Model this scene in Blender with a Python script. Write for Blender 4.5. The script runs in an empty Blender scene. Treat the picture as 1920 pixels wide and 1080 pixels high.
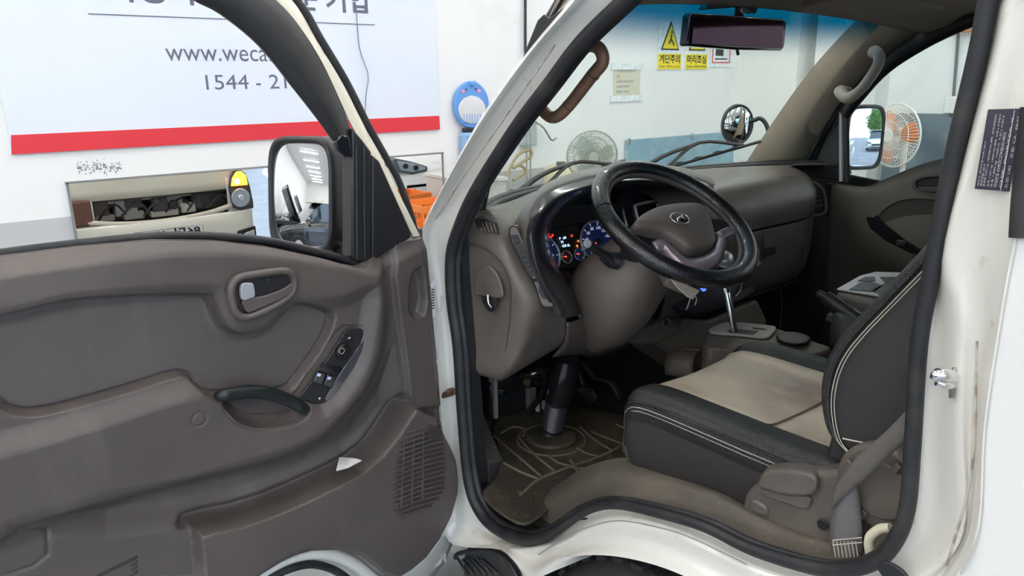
import bpy, bmesh, math, random
import numpy as np
from math import sin, cos, pi, radians, sqrt
from mathutils import Vector
random.seed(4); np.random.seed(4)
S = bpy.context.scene
# ------------------------------------------------------------------ camera
F, CX, CY = 1400.0, 960.0, 540.0
CAM = np.array([-.92, 0, 1.65])
def cam_axes(head=38., pitch=15.3, roll=.9):
    h, p, r = map(radians, (head, pitch, roll))
    f = np.array([sin(h)*cos(p), cos(h)*cos(p), -sin(p)])
    r0 = np.array([cos(h), -sin(h), 0.]); u0 = np.cross(r0, f)
    return r0*cos(r)-u0*sin(r), u0*cos(r)+r0*sin(r), f
CR, CU, CF = cam_axes()
cd = bpy.data.cameras.new('camera'); co = bpy.data.objects.new('camera', cd)
S.collection.objects.link(co)
from mathutils import Matrix
co.matrix_world = Matrix(((CR[0], CU[0], -CF[0], CAM[0]), (CR[1], CU[1], -CF[1], CAM[1]), (CR[2], CU[2], -CF[2], CAM[2]), (0, 0, 0, 1)))
cd.sensor_width = 36; cd.lens = 36*F/1920; cd.clip_start = .02; cd.clip_end = 300
S.camera = co
# ------------------------------------------------------------------ world, lights, exposure
S.view_settings.view_transform = 'Standard'; S.view_settings.look = 'None'
S.view_settings.gamma = 1; S.view_settings.use_curve_mapping = False
S.view_settings.exposure = 0.80
w = bpy.data.worlds.new('world'); S.world = w; w.use_nodes = True
bg = w.node_tree.nodes['Background']
bg.inputs[0].default_value = (.60, .76, 1, 1); bg.inputs[1].default_value = 2.0
LAMP_EMIT = 21.0
def area(name, loc, size, sy, power, rot, col=(1, 1, 1)):
    l = bpy.data.lights.new(name, 'AREA'); l.shape = 'RECTANGLE'; l.size = size; l.size_y = sy; l.energy = power; l.color = col
    o = bpy.data.objects.new(name, l); o.location = loc; o.rotation_euler = rot; S.collection.objects.link(o); return o
pl0 = area('daylight_portal', (-8, -7.2, 1.9), 28, 3.8, 1, (radians(-90), 0, 0)); pl0.data.cycles.is_portal = True
# ------------------------------------------------------------------ helpers
def at(px, py, x=None, y=None, z=None):
    d = CR*(px-CX)/F+CU*(CY-py)/F+CF
    if x is not None: t = (x-CAM[0])/d[0]
    elif y is not None: t = (y-CAM[1])/d[1]
    else: t = (z-CAM[2])/d[2]
    return CAM+d*t
def on(px, py, p0, n):
    d = CR*(px-CX)/F+CU*(CY-py)/F+CF; n = np.array(n, float)
    return CAM+d*(((np.array(p0)-CAM)@n)/(d@n))
WL = {}
def link(o, parent=None, loc=(0, 0, 0)):
    S.collection.objects.link(o); loc = np.array(loc, float)
    if parent is not None:
        o.parent = parent; o.location = loc-WL[parent.name]
    else: o.location = loc
    WL[o.name] = loc; return o
def thing(name, label, cat, loc, group=None):
    o = bpy.data.objects.new(name, None); o.empty_display_size = .1; link(o, None, loc)
    o['label'] = label; o['category'] = cat
    if group: o['group'] = group
    return o
def tag(o, label=None, cat=None, group=None, kind=None):
    for k, v in (('label', label), ('category', cat), ('group', group), ('kind', kind)):
        if v: o[k] = v
    return o
def mesh(name, V, Fc, mat, parent=None, smooth=True, loc=None, ang=35, label=None):
    V = np.array(V, float).reshape(-1, 3)
    if loc is None:
        loc = (V.min(0)+V.max(0))/2
        if parent is None: loc[2] = V[:, 2].min()
    me = bpy.data.meshes.new(name); me.from_pydata((V-np.array(loc)).tolist(), [], [list(map(int, f)) for f in Fc]); me.validate(); me.update()
    if mat is not None: me.materials.append(mat)
    if smooth:
        me.polygons.foreach_set('use_smooth', [True]*len(me.polygons))
        try: me.set_sharp_from_angle(angle=radians(ang))
        except Exception: pass
    o = bpy.data.objects.new(name, me); link(o, parent, loc)
    if label: o['label'] = label
    return o
def bev(o, w=.003, seg=2, ang=40):
    m = o.modifiers.new('b', 'BEVEL'); m.width = w; m.segments = seg; m.limit_method = 'ANGLE'; m.angle_limit = radians(ang); m.harden_normals = False
    return o
def solid(o, t, off=-1):
    m = o.modifiers.new('s', 'SOLIDIFY'); m.thickness = t; m.offset = off; return o
def cr(P, n, closed=False):
    """catmull-rom through points, n samples per span"""
    P = np.array(P, float); N = len(P); out = []
    if N < 3 and not closed:
        return np.array([P[0]+(P[1]-P[0])*k/n for k in range(n+1)])
    g = (lambda i: P[i % N]) if closed else (lambda i: P[i] if 0 <= i < N else (2*P[0]-P[1] if i < 0 else 2*P[-1]-P[-2]))
    for i in range(N if closed else N-1):
        a, b, c, d = g(i-1), g(i), g(i+1), g(i+2)
        for k in range(n):
            t = k/n; out.append(.5*((2*b)+(c-a)*t+(2*a-5*b+4*c-d)*t*t+(3*b-a-3*c+d)*t**3))
    if not closed: out.append(P[-1])
    return np.array(out)
def grid_faces(nu, nv, cu=False, cv=False, flip=False):
    Fc = []
    for i in range(nu if cu else nu-1):
        for j in range(nv if cv else nv-1):
            a, b = i*nv+j, i*nv+(j+1) % nv; c, d = ((i+1) % nu)*nv+(j+1) % nv, ((i+1) % nu)*nv+j
            Fc.append((a, d, c, b) if flip else (a, b, c, d))
    return Fc
def loft(name, rows, mat, parent=None, nu=4, nv=4, cu=False, cv=False, flip=False, thick=0, caps=False, ang=50, label=None, off=-1):
    R = [cr(r, nv, cv) if nv > 1 else np.array(r, float) for r in rows]; R = np.array(R)
    if nu > 1:
        R = np.array([cr(R[:, j], nu, cu) for j in range(R.shape[1])]).transpose(1, 0, 2)
    a, b = R.shape[:2]; Fc = grid_faces(a, b, cu, cv, flip)
    if caps: Fc += [list(range(b))[::-1], [(a-1)*b+j for j in range(b)]]
    o = mesh(name, R.reshape(-1, 3), Fc, mat, parent, True, None, ang, label)
    if thick: solid(o, thick, off)
    return o
def tube(name, pts, r, mat, parent=None, n=10, sub=4, closed=False, flat=1.0, up=None, label=None, caps=True):
    P = cr(pts, sub, closed) if sub > 1 else np.array(pts, float); m = len(P)
    rr = np.interp(np.linspace(0, 1, m), np.linspace(0, 1, len(r)), r) if hasattr(r, '__len__') else np.full(m, r)
    T = np.roll(P, -1, 0)-np.roll(P, 1, 0)
    if not closed: T[0] = P[1]-P[0]; T[-1] = P[-1]-P[-2]
    T /= np.linalg.norm(T, axis=1)[:, None]+1e-12
    V = []; a = np.array(up if up is not None else (0, 0, 1.)); 
    if abs(a@T[0]) > .95: a = np.array((1., 0, 0))
    for i in range(m):
        if up is not None: a = np.array(up, float)
        b = np.cross(T[i], a); b /= np.linalg.norm(b)+1e-9; a2 = np.cross(b, T[i]); a = a2
        for k in range(n):
            t = 2*pi*k/n; V.append(P[i]+rr[i]*(b*cos(t)+a2*sin(t)*flat))
    Fc = grid_faces(m, n, closed, True)
    if not closed and caps: Fc += [list(range(n))[::-1], [(m-1)*n+k for k in range(n)]]
    return mesh(name, V, Fc, mat, parent, True, None, 60, label)
def prism(name, out, vec, mat, parent=None, bw=0, label=None, seg=2, smooth=True):
    """polygon outline (3D points) extruded along vec"""
    out = np.array(out, float); vec = np.array(vec, float); n = len(out)
    V = np.vstack([out, out+vec]); nrm = np.zeros(3)
    for i in range(n): nrm += np.cross(out[i], out[(i+1) % n])
    Fc = [list(range(n)), [n+i for i in range(n)][::-1]]+[(i, n+i, n+(i+1) % n, (i+1) % n) for i in range(n)]
    if nrm@vec > 0: Fc = [f[::-1] for f in Fc]
    o = mesh(name, V, Fc, mat, parent, smooth, None, 30, label)
    if bw: bev(o, bw, seg)
    return o
def box(name, c, size, mat, parent=None, bw=0, axes=None, label=None, smooth=False):
    c = np.array(c, float); A = np.eye(3) if axes is None else np.array(axes, float); h = np.array(size)/2
    V = [c+A[0]*h[0]*i+A[1]*h[1]*j+A[2]*h[2]*k for i in (-1, 1) for j in (-1, 1) for k in (-1, 1)]
    Fc = [(0, 1, 3, 2), (4, 6, 7, 5), (0, 4, 5, 1), (2, 3, 7, 6), (0, 2, 6, 4), (1, 5, 7, 3)]
    if np.linalg.det(A) < 0: Fc = [f[::-1] for f in Fc]
    o = mesh(name, V, Fc, mat, parent, bw > 0, None, 30, label)
    if bw: bev(o, bw)
    return o
def disc(name, c, n, r, depth, mat, parent=None, seg=32, bw=0, ry=None, up=(0, 0, 1), label=None):
    c = np.array(c, float); n = np.array(n, float); n /= np.linalg.norm(n); u = np.cross(up, n); u /= np.linalg.norm(u); v = np.cross(n, u)
    o = prism(name, [c+u*r*cos(2*pi*k/seg)+v*(ry or r)*sin(2*pi*k/seg) for k in range(seg)], n*depth, mat, parent, bw, label)
    return o
def ring(name, c, n, r, w, mat, parent=None, seg=40, label=None, ry=None, up=(0, 0, 1), a0=0, a1=2*pi):
    c = np.array(c, float); n = np.array(n, float); n /= np.linalg.norm(n); u = np.cross(up, n); u /= np.linalg.norm(u); v = np.cross(n, u)
    cl = abs(a1-a0-2*pi) < 1e-6
    P = [c+u*r*cos(a0+(a1-a0)*k/(seg-(0 if cl else 1)))+v*(ry or r)*sin(a0+(a1-a0)*k/(seg-(0 if cl else 1))) for k in range(seg)]
    return tube(name, P, w, mat, parent, 8, 1, cl, label=label)
def frame_axes(n, up=(0, 0, 1)):
    n = np.array(n, float); n /= np.linalg.norm(n); u = np.cross(up, n); u /= np.linalg.norm(u); return u, np.cross(n, u), n
def text(name, s, o3, xd, yd, size, mat, parent=None, ext=.0008, align='LEFT', width=None, bold=0):
    c = bpy.data.curves.new(name, 'FONT'); c.body = s; c.size = size; c.extrude = 0; c.offset = bold; c.align_x = align; c.resolution_u = 3
    t = bpy.data.objects.new(name+'_t', c); S.collection.objects.link(t); bpy.context.view_layer.update()
    me = bpy.data.meshes.new_from_object(t.evaluated_get(bpy.context.evaluated_depsgraph_get()))
    bpy.data.objects.remove(t)
    V = np.array([v.co[:] for v in me.vertices]) if len(me.vertices) else np.zeros((1, 3))
    sx = width/max(1e-6, V[:, 0].max()-V[:, 0].min()) if width else 1
    xd = np.array(xd, float); xd /= np.linalg.norm(xd); yd = np.array(yd, float); yd /= np.linalg.norm(yd); n = np.cross(xd, yd)
    x0 = V[:, 0].min() if width else 0
    W = np.array(o3)+np.outer((V[:, 0]-x0)*sx if width else V[:, 0], xd)+np.outer(V[:, 1], yd)+n*ext
    return mesh(name, W, [list(p.vertices) for p in me.polygons], mat, parent, False)
# ------------------------------------------------------------------ materials
def mat(name, col, rough=.5, metal=0, bump=None, var=None, coat=0, emit=None, spec=.5, sheen=0):
    m = bpy.data.materials.new(name); m.use_nodes = True; nt = m.node_tree; b = nt.nodes['Principled BSDF']
    b.inputs['Base Color'].default_value = (*col, 1); b.inputs['Roughness'].default_value = rough; b.inputs['Metallic'].default_value = metal
    b.inputs['Specular IOR Level'].default_value = spec
    if coat: b.inputs['Coat Weight'].default_value = coat; b.inputs['Coat Roughness'].default_value = .06
    if sheen: b.inputs['Sheen Weight'].default_value = sheen
    if emit: b.inputs['Emission Color'].default_value = (*emit[0], 1); b.inputs['Emission Strength'].default_value = emit[1]
    tc = nt.nodes.new('ShaderNodeTexCoord')
    if var:   # list of (scale, detail, lo, hi, colour, amount, stretch)
        prev = None
        for v in var:
            sc, lo, hi, c2, amt = v[:5]; st = v[5] if len(v) > 5 else (1, 1, 1)
            mp = nt.nodes.new('ShaderNodeMapping'); mp.inputs['Scale'].default_value = st; nt.links.new(tc.outputs['Object'], mp.inputs[0])
            nz = nt.nodes.new('ShaderNodeTexNoise'); nz.inputs['Scale'].default_value = sc; nz.inputs['Detail'].default_value = 6; nt.links.new(mp.outputs[0], nz.inputs['Vector'])
            rp = nt.nodes.new('ShaderNodeMapRange'); rp.inputs[1].default_value = lo; rp.inputs[2].default_value = hi; rp.inputs[4].default_value = amt; nt.links.new(nz.outputs[0], rp.inputs[0])
            mx = nt.nodes.new('ShaderNodeMix'); mx.data_type = 'RGBA'; nt.links.new(rp.outputs[0], mx.inputs[0]); mx.inputs[7].default_value = (*c2, 1)
            if prev: nt.links.new(prev, mx.inputs[6])
            else: mx.inputs[6].default_value = (*col, 1)
            prev = mx.outputs[2]
        nt.links.new(prev, b.inputs['Base Color'])
    if bump:
        kind, sc, stg = bump[:3]
        nz = nt.nodes.new('ShaderNodeTexVoronoi' if kind == 'v' else 'ShaderNodeTexNoise'); nz.inputs['Scale'].default_value = sc
        nt.links.new(tc.outputs['Object'], nz.inputs['Vector'])
        bp = nt.nodes.new('ShaderNodeBump'); bp.inputs['Strength'].default_value = stg; bp.inputs['Distance'].default_value = .002
        nt.links.new(nz.outputs[0], bp.inputs['Height']); nt.links.new(bp.outputs[0], b.inputs['Normal'])
    return m
def glass(name, col=(.9, .97, .95), rough=0, tint=None):
    m = bpy.data.materials.new(name); m.use_nodes = True; nt = m.node_tree; nt.nodes.clear()
    o = nt.nodes.new('ShaderNodeOutputMaterial'); t = nt.nodes.new('ShaderNodeBsdfTransparent'); t.inputs[0].default_value = (*col, 1)
    g = nt.nodes.new('ShaderNodeBsdfGlossy'); g.inputs['Roughness'].default_value = .01
    fr = nt.nodes.new('ShaderNodeFresnel'); fr.inputs[0].default_value = 1.42; mx = nt.nodes.new('ShaderNodeMixShader')
    nt.links.new(fr.outputs[0], mx.inputs[0]); nt.links.new(t.outputs[0], mx.inputs[1]); nt.links.new(g.outputs[0], mx.inputs[2]); nt.links.new(mx.outputs[0], o.inputs[0])
    if tint:  # shade band along object Z: (z0, z1, colour)
        tc = nt.nodes.new('ShaderNodeTexCoord'); sp = nt.nodes.new('ShaderNodeSeparateXYZ'); nt.links.new(tc.outputs['Object'], sp.inputs[0])
        mr = nt.nodes.new('ShaderNodeMapRange'); mr.interpolation_type = 'SMOOTHSTEP'; mr.inputs[1].default_value = tint[0]; mr.inputs[2].default_value = tint[1]; nt.links.new(sp.outputs[2], mr.inputs[0])
        mc = nt.nodes.new('ShaderNodeMix'); mc.data_type = 'RGBA'; mc.inputs[6].default_value = (*col, 1); mc.inputs[7].default_value = (*tint[2], 1)
        nt.links.new(mr.outputs[0], mc.inputs[0]); nt.links.new(mc.outputs[2], t.inputs[0])
    return m
PAINT = mat('white_paint', (.73, .72, .67), .22, coat=.6, var=[(2.2, .45, .8, (.68, .63, .52), .5), (30, .64, .75, (.35, .27, .18), .35)])
PAINTO = mat('white_outer_paint', (.80, .80, .78), .18, coat=.7)
BROWN = mat('taupe_plastic', (.092, .075, .069), .38, bump=('n', 700, .25), var=[(3, .4, .75, (.135, .113, .10), .8), (14, .55, .8, (.16, .135, .118), .6, (1, 1, .25))])
BROWN2 = mat('taupe_panel', (.100, .085, .081), .55, bump=('n', 900, .3), var=[(2.5, .4, .7, (.14, .118, .108), .8), (9, .56, .7, (.20, .165, .145), .5, (1, 1, .3))])
DBROWN = mat('dark_taupe_plastic', (.085, .073, .062), .5, bump=('n', 600, .25), var=[(4, .4, .8, (.12, .10, .085), .7)])
BLACK = mat('black_plastic', (.016, .016, .018), .4, bump=('n', 500, .15))
RUBBER = mat('black_rubber', (.014, .015, .018), .5, var=[(20, .5, .8, (.06, .056, .05), .6)])
GLOSSB = mat('gloss_black', (.010, .010, .014), .12, coat=.5)
DARK = mat('dark_carpet', (.018, .016, .014), .9, bump=('n', 300, .6))
SILVER = mat('silver_plastic', (.50, .48, .50), .35, metal=.2)
CHROME = mat('chrome', (.85, .85, .87), .08, metal=1)
MIRROR = mat('mirror_silver', (.93, .94, .95), .0, metal=1)
STEEL = mat('steel', (.5, .48, .46), .35, metal=1, var=[(30, .5, .7, (.28, .17, .09), .6)])
RUST = mat('rusty_steel', (.22, .14, .085), .6, metal=.4, var=[(30, .4, .6, (.10, .06, .04), .8)])
# ================================================================== THE ROOM
def struct(name, c, size, m, kind='structure'):
    o = box(name, c, size, m); o['kind'] = kind; return o
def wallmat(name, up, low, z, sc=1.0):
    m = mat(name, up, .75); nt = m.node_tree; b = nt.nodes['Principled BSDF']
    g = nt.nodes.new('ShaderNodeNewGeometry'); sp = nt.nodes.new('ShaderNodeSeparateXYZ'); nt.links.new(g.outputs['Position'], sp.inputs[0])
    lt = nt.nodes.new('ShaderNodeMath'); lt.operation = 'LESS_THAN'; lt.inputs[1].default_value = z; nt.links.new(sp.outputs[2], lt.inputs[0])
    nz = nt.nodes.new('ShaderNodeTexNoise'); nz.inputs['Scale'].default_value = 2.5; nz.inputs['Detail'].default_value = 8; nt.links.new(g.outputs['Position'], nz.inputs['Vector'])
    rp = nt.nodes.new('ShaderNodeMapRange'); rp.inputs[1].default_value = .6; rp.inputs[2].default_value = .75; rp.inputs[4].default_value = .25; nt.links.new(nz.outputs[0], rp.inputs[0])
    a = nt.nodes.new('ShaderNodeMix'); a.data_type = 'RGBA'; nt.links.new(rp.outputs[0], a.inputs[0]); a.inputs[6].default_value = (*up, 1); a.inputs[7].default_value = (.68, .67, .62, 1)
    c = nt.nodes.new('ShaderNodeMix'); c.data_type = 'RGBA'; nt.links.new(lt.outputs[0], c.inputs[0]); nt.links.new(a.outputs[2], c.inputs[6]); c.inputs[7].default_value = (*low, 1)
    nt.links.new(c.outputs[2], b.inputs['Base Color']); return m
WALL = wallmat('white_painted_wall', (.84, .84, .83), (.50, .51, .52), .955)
WALLP = mat('plain_white_wall', (.80, .80, .77), .8)
FLOOR = mat('epoxy_floor', (.26, .28, .28), .25, var=[(3, .4, .7, (.20, .21, .21), .8)])
CEIL = mat('ceiling_white', (.80, .80, .80), .8)
struct('floor', (-8, -1.2, -.1), (29, 12.6, .2), FLOOR)
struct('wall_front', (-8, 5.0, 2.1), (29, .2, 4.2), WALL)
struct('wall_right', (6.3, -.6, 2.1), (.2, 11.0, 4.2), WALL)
struct('wall_left', (-22.4, -1.2, 2.1), (.2, 12.4, 4.2), WALLP)
struct('ceiling', (-8, -1.2, 4.3), (29, 12.6, .2), CEIL)
for i, y in enumerate((3.75, -2.0)):
    struct('trim_%d' % (i+1), (6.08, y, 2.1), (.24, .62, 4.2), WALLP)
struct('trim_3', (6.05, 4.55, 2.1), (.3, .7, 4.2), WALLP)
for i, x in enumerate((-19, -13, -7.5, 6.2)):
    struct('trim_%d' % (i+4), (x, -7.2, 2.1), (.4, .5, 4.2), WALLP)
struct('trim_8', (-8, -7.3, 3.95), (29, .3, .5), WALLP)
for i, (x, y) in enumerate(((-22.2, 3.1), (-22.2, .9), (-22.2, -1.4))):
    d = box('door_%d' % (i+1), (x, y, 1.25), (.1, 1.7, 2.5), WALLP, bw=.01); d['kind'] = 'structure'
    for k in (-.42, .42): box('door_panel', (x+.06, y+k, 1.25), (.03, .74, 2.3), mat('door_cream', (.72, .70, .60), .5), d, bw=.008)
ASPH = mat('asphalt', (.22, .22, .23), .9, bump=('n', 60, .4), var=[(.5, .4, .7, (.30, .30, .30), .8)])
g = box('ground', (0, -47.5, -.16), (140, 80, .2), ASPH); g['kind'] = 'structure'
LAMPM = mat('lamp_diffuser', (1, 1, 1), .5, emit=((1, .98, .95), LAMP_EMIT))
LHOUS = mat('lamp_housing', (.85, .85, .85), .4)
first = None
ORD = ('', 'first', 'second', 'third', 'fourth', 'fifth', 'sixth', 'seventh', 'eighth', 'ninth', 'tenth', 'eleventh', 'twelfth', 'thirteenth', 'fourteenth', 'fifteenth')
ROWN = ('in the row nearest the front wall', 'in the second row from the front wall', 'in the third row from the front wall', 'in the row nearest the open bays')
for ix, x in enumerate(np.arange(-20.2, 6, 1.75)):
    lab_i = ORD[15-ix]
    for iy, y in enumerate((3.2, .6, -2.2, -5.0)):
        if first is None:
            t = thing('ceiling_lamp', 'lit white ceiling lamp %s, %s from the right' % (ROWN[iy], lab_i), 'lamp', (x, y, 4.2), 'linear lamps on the ceiling')
            lb = box('lamp_body', (x, y, 4.17), (.16, 1.3, .06), LHOUS, t, .01)
            ld = box('diffuser', (x, y, 4.125), (.13, 1.24, .03), LAMPM, t, .008)
            first = (t, [lb, ld])
        else:
            r = first[0].copy(); r['label'] = 'lit white ceiling lamp %s, %s from the right' % (ROWN[iy], lab_i); S.collection.objects.link(r); r.location = (x, y, 4.2); WL[r.name] = np.array((x, y, 4.2))
            for c in first[1]:
                q = c.copy(); S.collection.objects.link(q); q.parent = r
# ---- banner
BANW = mat('banner_pale_blue', (.74, .79, .88), .45, var=[(1.5, .5, .8, (.70, .755, .85), .7)])
BANR = mat('banner_red', (.72, .035, .05), .4)
INK = mat('banner_ink', (.13, .14, .19), .6)
WY = 4.9
bn = thing('wall_banner', 'large pale blue wall banner with red bottom stripe, web address and phone number', 'banner', (.85, WY, 1.32))
sheet = box('banner_sheet', (.852, WY-.008, 2.16), (2.74, .014, 1.66), BANW, bn)
prism('red_stripe', [(-.522, WY-.016, 1.322), (2.226, WY-.016, 1.324), (2.223, WY-.016, 1.425), (-.508, WY-.016, 1.424)], (0, -.003, 0), BANR, bn)
X, Z = (1, 0, 0), (0, 0, 1)
text('web_address', 'www.wecars.co.kr', (.332, WY-.0155, 1.812), X, Z, .152, INK, bn, width=1.04)
for s_, a_, b_ in (('1544', 384, 464), ('-', 478, 487), ('2100', 503, 582)): text('phone_number', s_, (at(a_, 152, y=WY)[0], WY-.0155, 1.643), X, Z, .127, INK, bn, width=at(b_, 152, y=WY)[0]-at(a_, 152, y=WY)[0])
text('company_line', '자동차 부품 전문 기업', (.06, WY-.0155, 2.145), X, Z, .17, INK, bn, width=1.62, bold=.004)
box('rule_line', (.84, WY-.017, 2.058), (1.77, .003, .005), INK, bn)
tube('banner_cord', [at(px, py, y=WY-.03) for px, py in ((668, 15), (674, 90), (690, 140), (686, 180), (684, 222))], .003, mat('blue_grey_cord', (.12, .18, .24), .6), label='thin grey cord hanging down in front of the banner beside the last characters')
tag(bpy.data.objects['banner_cord'], cat='cord')
# ---- wall mirrors
def wall_mirror(name, x0, x1, z0, z1, label, y=WY):
    t = thing(name, label, 'mirror', ((x0+x1)/2, y, z0))
    box('mirror_glass', ((x0+x1)/2, y-.012, (z0+z1)/2), (x1-x0, .008, z1-z0), MIRROR, t)
    e = mat('mirror_edge', (.35, .36, .36), .3, metal=.7)
    for a, b, c_, d in (((x0+x1)/2, z1, x1-x0+.02, .012), ((x0+x1)/2, z0, x1-x0+.02, .012), (x0, (z0+z1)/2, .012, z1-z0), (x1, (z0+z1)/2, .012, z1-z0)):
        box('mirror_edging', (a, y-.012, b), (c_, .02, d), e, t)
    return t
wall_mirror('wall_mirror', -.285, 2.238, .42, 1.147, 'long low wall mirror under the banner reflecting the truck front')
SHEETB = mat('blue_sheeting', (.17, .33, .44), .18, var=[(3, .35, .65, (.30, .46, .52), .8), (9, .55, .75, (.45, .52, .5), .6)], coat=.4)
t = thing('wall_sheeting', 'long glossy blue panel low on the front wall seen through the windshield', 'panel', (5.1, WY, .3))
box('sheet', (5.22, WY-.02, .72), (1.92, .03, .82), SHEETB, t, .004)
for x in (4.28, 5.2, 6.17): box('sheet_clip', (x, WY-.04, 1.12), (.03, .02, .05), STEEL, t, .003)
t = thing('wall_sheeting', 'dark blue glossy panel on the right wall behind the orange fan', 'panel', (6.19, 2.2, .3))
box('sheet', (6.17, 1.9, .82), (.03, 3.0, 1.04), mat('dark_blue_sheet', (.10, .15, .19), .15, var=[(2, .4, .7, (.28, .33, .36), .8)], coat=.5), t, .004)
for y_ in (.5, 2.0, 3.35): box('sheet_clip', (6.15, y_, 1.32), (.02, .03, .05), STEEL, t, .003)
# ---- soot stain, wall pipe
tube('wall_pipe', [at(985, -60, y=WY-.03), at(985, 0, y=WY-.03), at(985, 110, y=WY-.03), at(984, 150, y=WY-.03)], .012, mat('dark_pipe', (.03, .03, .04), .5), sub=1)
tag(bpy.data.objects['wall_pipe'], 'thin black vertical pipe on the front wall right of the banner', 'pipe')
random.seed(2); V = []; Fc = []
for k in range(150):
    a = at(143+85*random.random(), 316+8*random.gauss(0, .7)-2, y=WY-.0015); s = .0022+.003*random.random(); n = len(V)
    V += [a+np.array((-s, 0, -s*random.random())), a+np.array((s*.3, 0, -s)), a+np.array((s, 0, s*.5)), a+np.array((-s*.2, 0, s))]; Fc.append((n, n+1, n+2, n+3))
o = mesh('scuff_mark', V, Fc, mat('soot', (.30, .30, .31), .9), smooth=False); tag(o, 'small dark scuff stain on the white wall above the mirror left end', 'stain', kind='stuff')
# ---- signs
YEL = mat('sign_yellow', (.86, .70, .03), .5); SGN = mat('sign_clear_film', (.72, .80, .80), .18, var=[(25, .45, .6, (.9, .93, .93), .9)]); SINK = mat('sign_ink', (.04, .04, .03), .6)
def sign(x0, x1, zt, zb, head, sub, label, tri):
    t = thing('warning_sign', label, 'sign', ((x0+x1)/2, WY, zb), 'yellow warning signs')
    box('sign_sheet', ((x0+x1)/2, WY-.006, (zt+zb)/2), (x1-x0, .006, zt-zb), SGN, t)
    zy = zb+(zt-zb)*.30
    box('yellow_band', ((x0+x1)/2, WY-.011, (zy+zb)/2), (x1-x0-.01, .004, zy-zb-.005), YEL, t)
    text('sign_words', head, (x0+.02, WY-.0135, zb+.065), X, Z, .085, SINK, t, width=x1-x0-.045, bold=.002)
    text('sign_small_words', sub, (x0+.015, WY-.0135, zb+.02), X, Z, .032, SINK, t, width=x1-x0-.035)
    m = (x0+x1)/2; w_ = (x1-x0)*.38; zc = zt-.05
    prism('triangle_border', [(m-w_, WY-.009, zc-.26), (m+w_, WY-.009, zc-.26), (m, WY-.009, zc)], (0, -.004, 0), SINK, t)
    prism('triangle', [(m-w_*.84, WY-.013, zc-.248), (m+w_*.84, WY-.013, zc-.248), (m, WY-.013, zc-.035)], (0, -.003, 0), YEL, t)
    tube('pictogram', [(m-.03, WY-.018, zc-.20), (m, WY-.018, zc-.16), (m+.005, WY-.018, zc-.12)], .008, SINK, t, 6)
    tube('pictogram', [(m, WY-.018, zc-.16), (m+.03, WY-.018, zc-.19), (m+.045, WY-.018, zc-.22)], .006, SINK, t, 6)
    disc('pictogram', (m+.012, WY-.015, zc-.10), (0, -1, 0), .012, .003, SINK, t, 12)
sign(4.672, 5.012, 2.245, 1.757, '계단주의', 'Caution - Watch your step', 'yellow and black triangle warning sign for stairs, left of the pair on the wall', 1)
sign(5.075, 5.410, 2.245, 1.757, '머리조심', 'Caution - Watch overhead', 'yellow warning sign with black heading, partly hidden behind the rearview mirror', 1)
t = thing('notice_sheet', 'white notice sheet with red border right of the yellow signs', 'sign', (5.63, WY, 1.8))
box('sign_sheet', (5.63, WY-.006, 1.94), (.34, .006, .32), SGN, t)
for a, b, c_, d in ((5.63, 1.825, .28, .01), (5.63, 2.07, .28, .01), (5.49, 1.95, .01, .25), (5.77, 1.95, .01, .25)): box('red_border', (a, WY-.011, b), (c_, .004, d), BANR, t)
box('dark_panel', (5.6, WY-.011, 1.95), (.12, .004, .12), SINK, t); box('text_line', (5.63, WY-.011, 1.86), (.2, .004, .012), SINK, t)
t = thing('taped_note', 'small beige handwritten note taped to the wall left of the warning signs', 'note', (4.27, WY, 1.5))
box('note_paper', (4.27, WY-.006, 1.64), (.34, .006, .29), mat('note_beige', (.66, .64, .50), .8), t)
for z in (1.785, 1.505): box('clear_tape', (4.27, WY-.011, z), (.42, .004, .055), SGN, t)
for k, s in enumerate(('1.리프트 정차전 높이에', '정지', '2.포밍시 높이에 정차', '3.소리로 정중히', '4.입차시 정중히')):
    text('note_line', s, (4.13, WY-.0095, 1.735-.045*k), X, Z, .026, INK, t)
# ---- whale shaped toy mirror and blue pouch
TOYB = mat('toy_blue', (.13, .33, .72), .6); c0 = at(885, 197, y=WY-.05)
t = thing('toy_mirror', 'round blue whale faced baby mirror hanging on the wall', 'mirror', (c0[0], WY, c0[2]-.17))
disc('toy_frame', c0+np.array((0, .03, 0)), (0, -1, 0), .165, .035, TOYB, t, 36, .012, ry=.178)
disc('toy_glass', c0+np.array((-.005, -.004, -.035)), (0, -1, 0), .128, .006, MIRROR, t, 32, .002, ry=.105)
for s in (-1, 1):
    disc('cheek', c0+np.array((s*.075-.01, -.006, .105)), (0, -1, 0), .017, .004, mat('pink', (.85, .35, .5), .6), t, 14, ry=.012)
    disc('eye', c0+np.array((s*.045-.01, -.006, .118)), (0, -1, 0), .007, .004, BLACK, t, 10)
tube('tail_fin', [c0+np.array(q) for q in ((-.03, 0, .175), (-.005, -.01, .15), (.0, -.01, .135))], [.006, .016, .008], TOYB, t, 8)
tube('tail_fin', [c0+np.array(q) for q in ((.035, 0, .178), (.008, -.01, .155), (.0, -.01, .135))], [.006, .016, .008], TOYB, t, 8)
for k in range(7): box('stripe', c0+np.array((-.085+.026*k, -.011, -.10)), (.004, .003, .07), TOYB, t)
b0 = at(884, 258, y=WY-.05)+np.array((0, 0, -.06))
t = thing('blue_pouch', 'pale blue fabric pouch hanging on the wall below the toy mirror', 'pouch', (b0[0], WY, b0[2]-.1))
box('pouch_body', b0, (.2, .07, .2), mat('pale_blue_cloth', (.25, .42, .66), .8), t, .02); box('pouch_strap', b0+np.array((0, 0, .12)), (.16, .03, .03), BLACK, t, .004)
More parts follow.
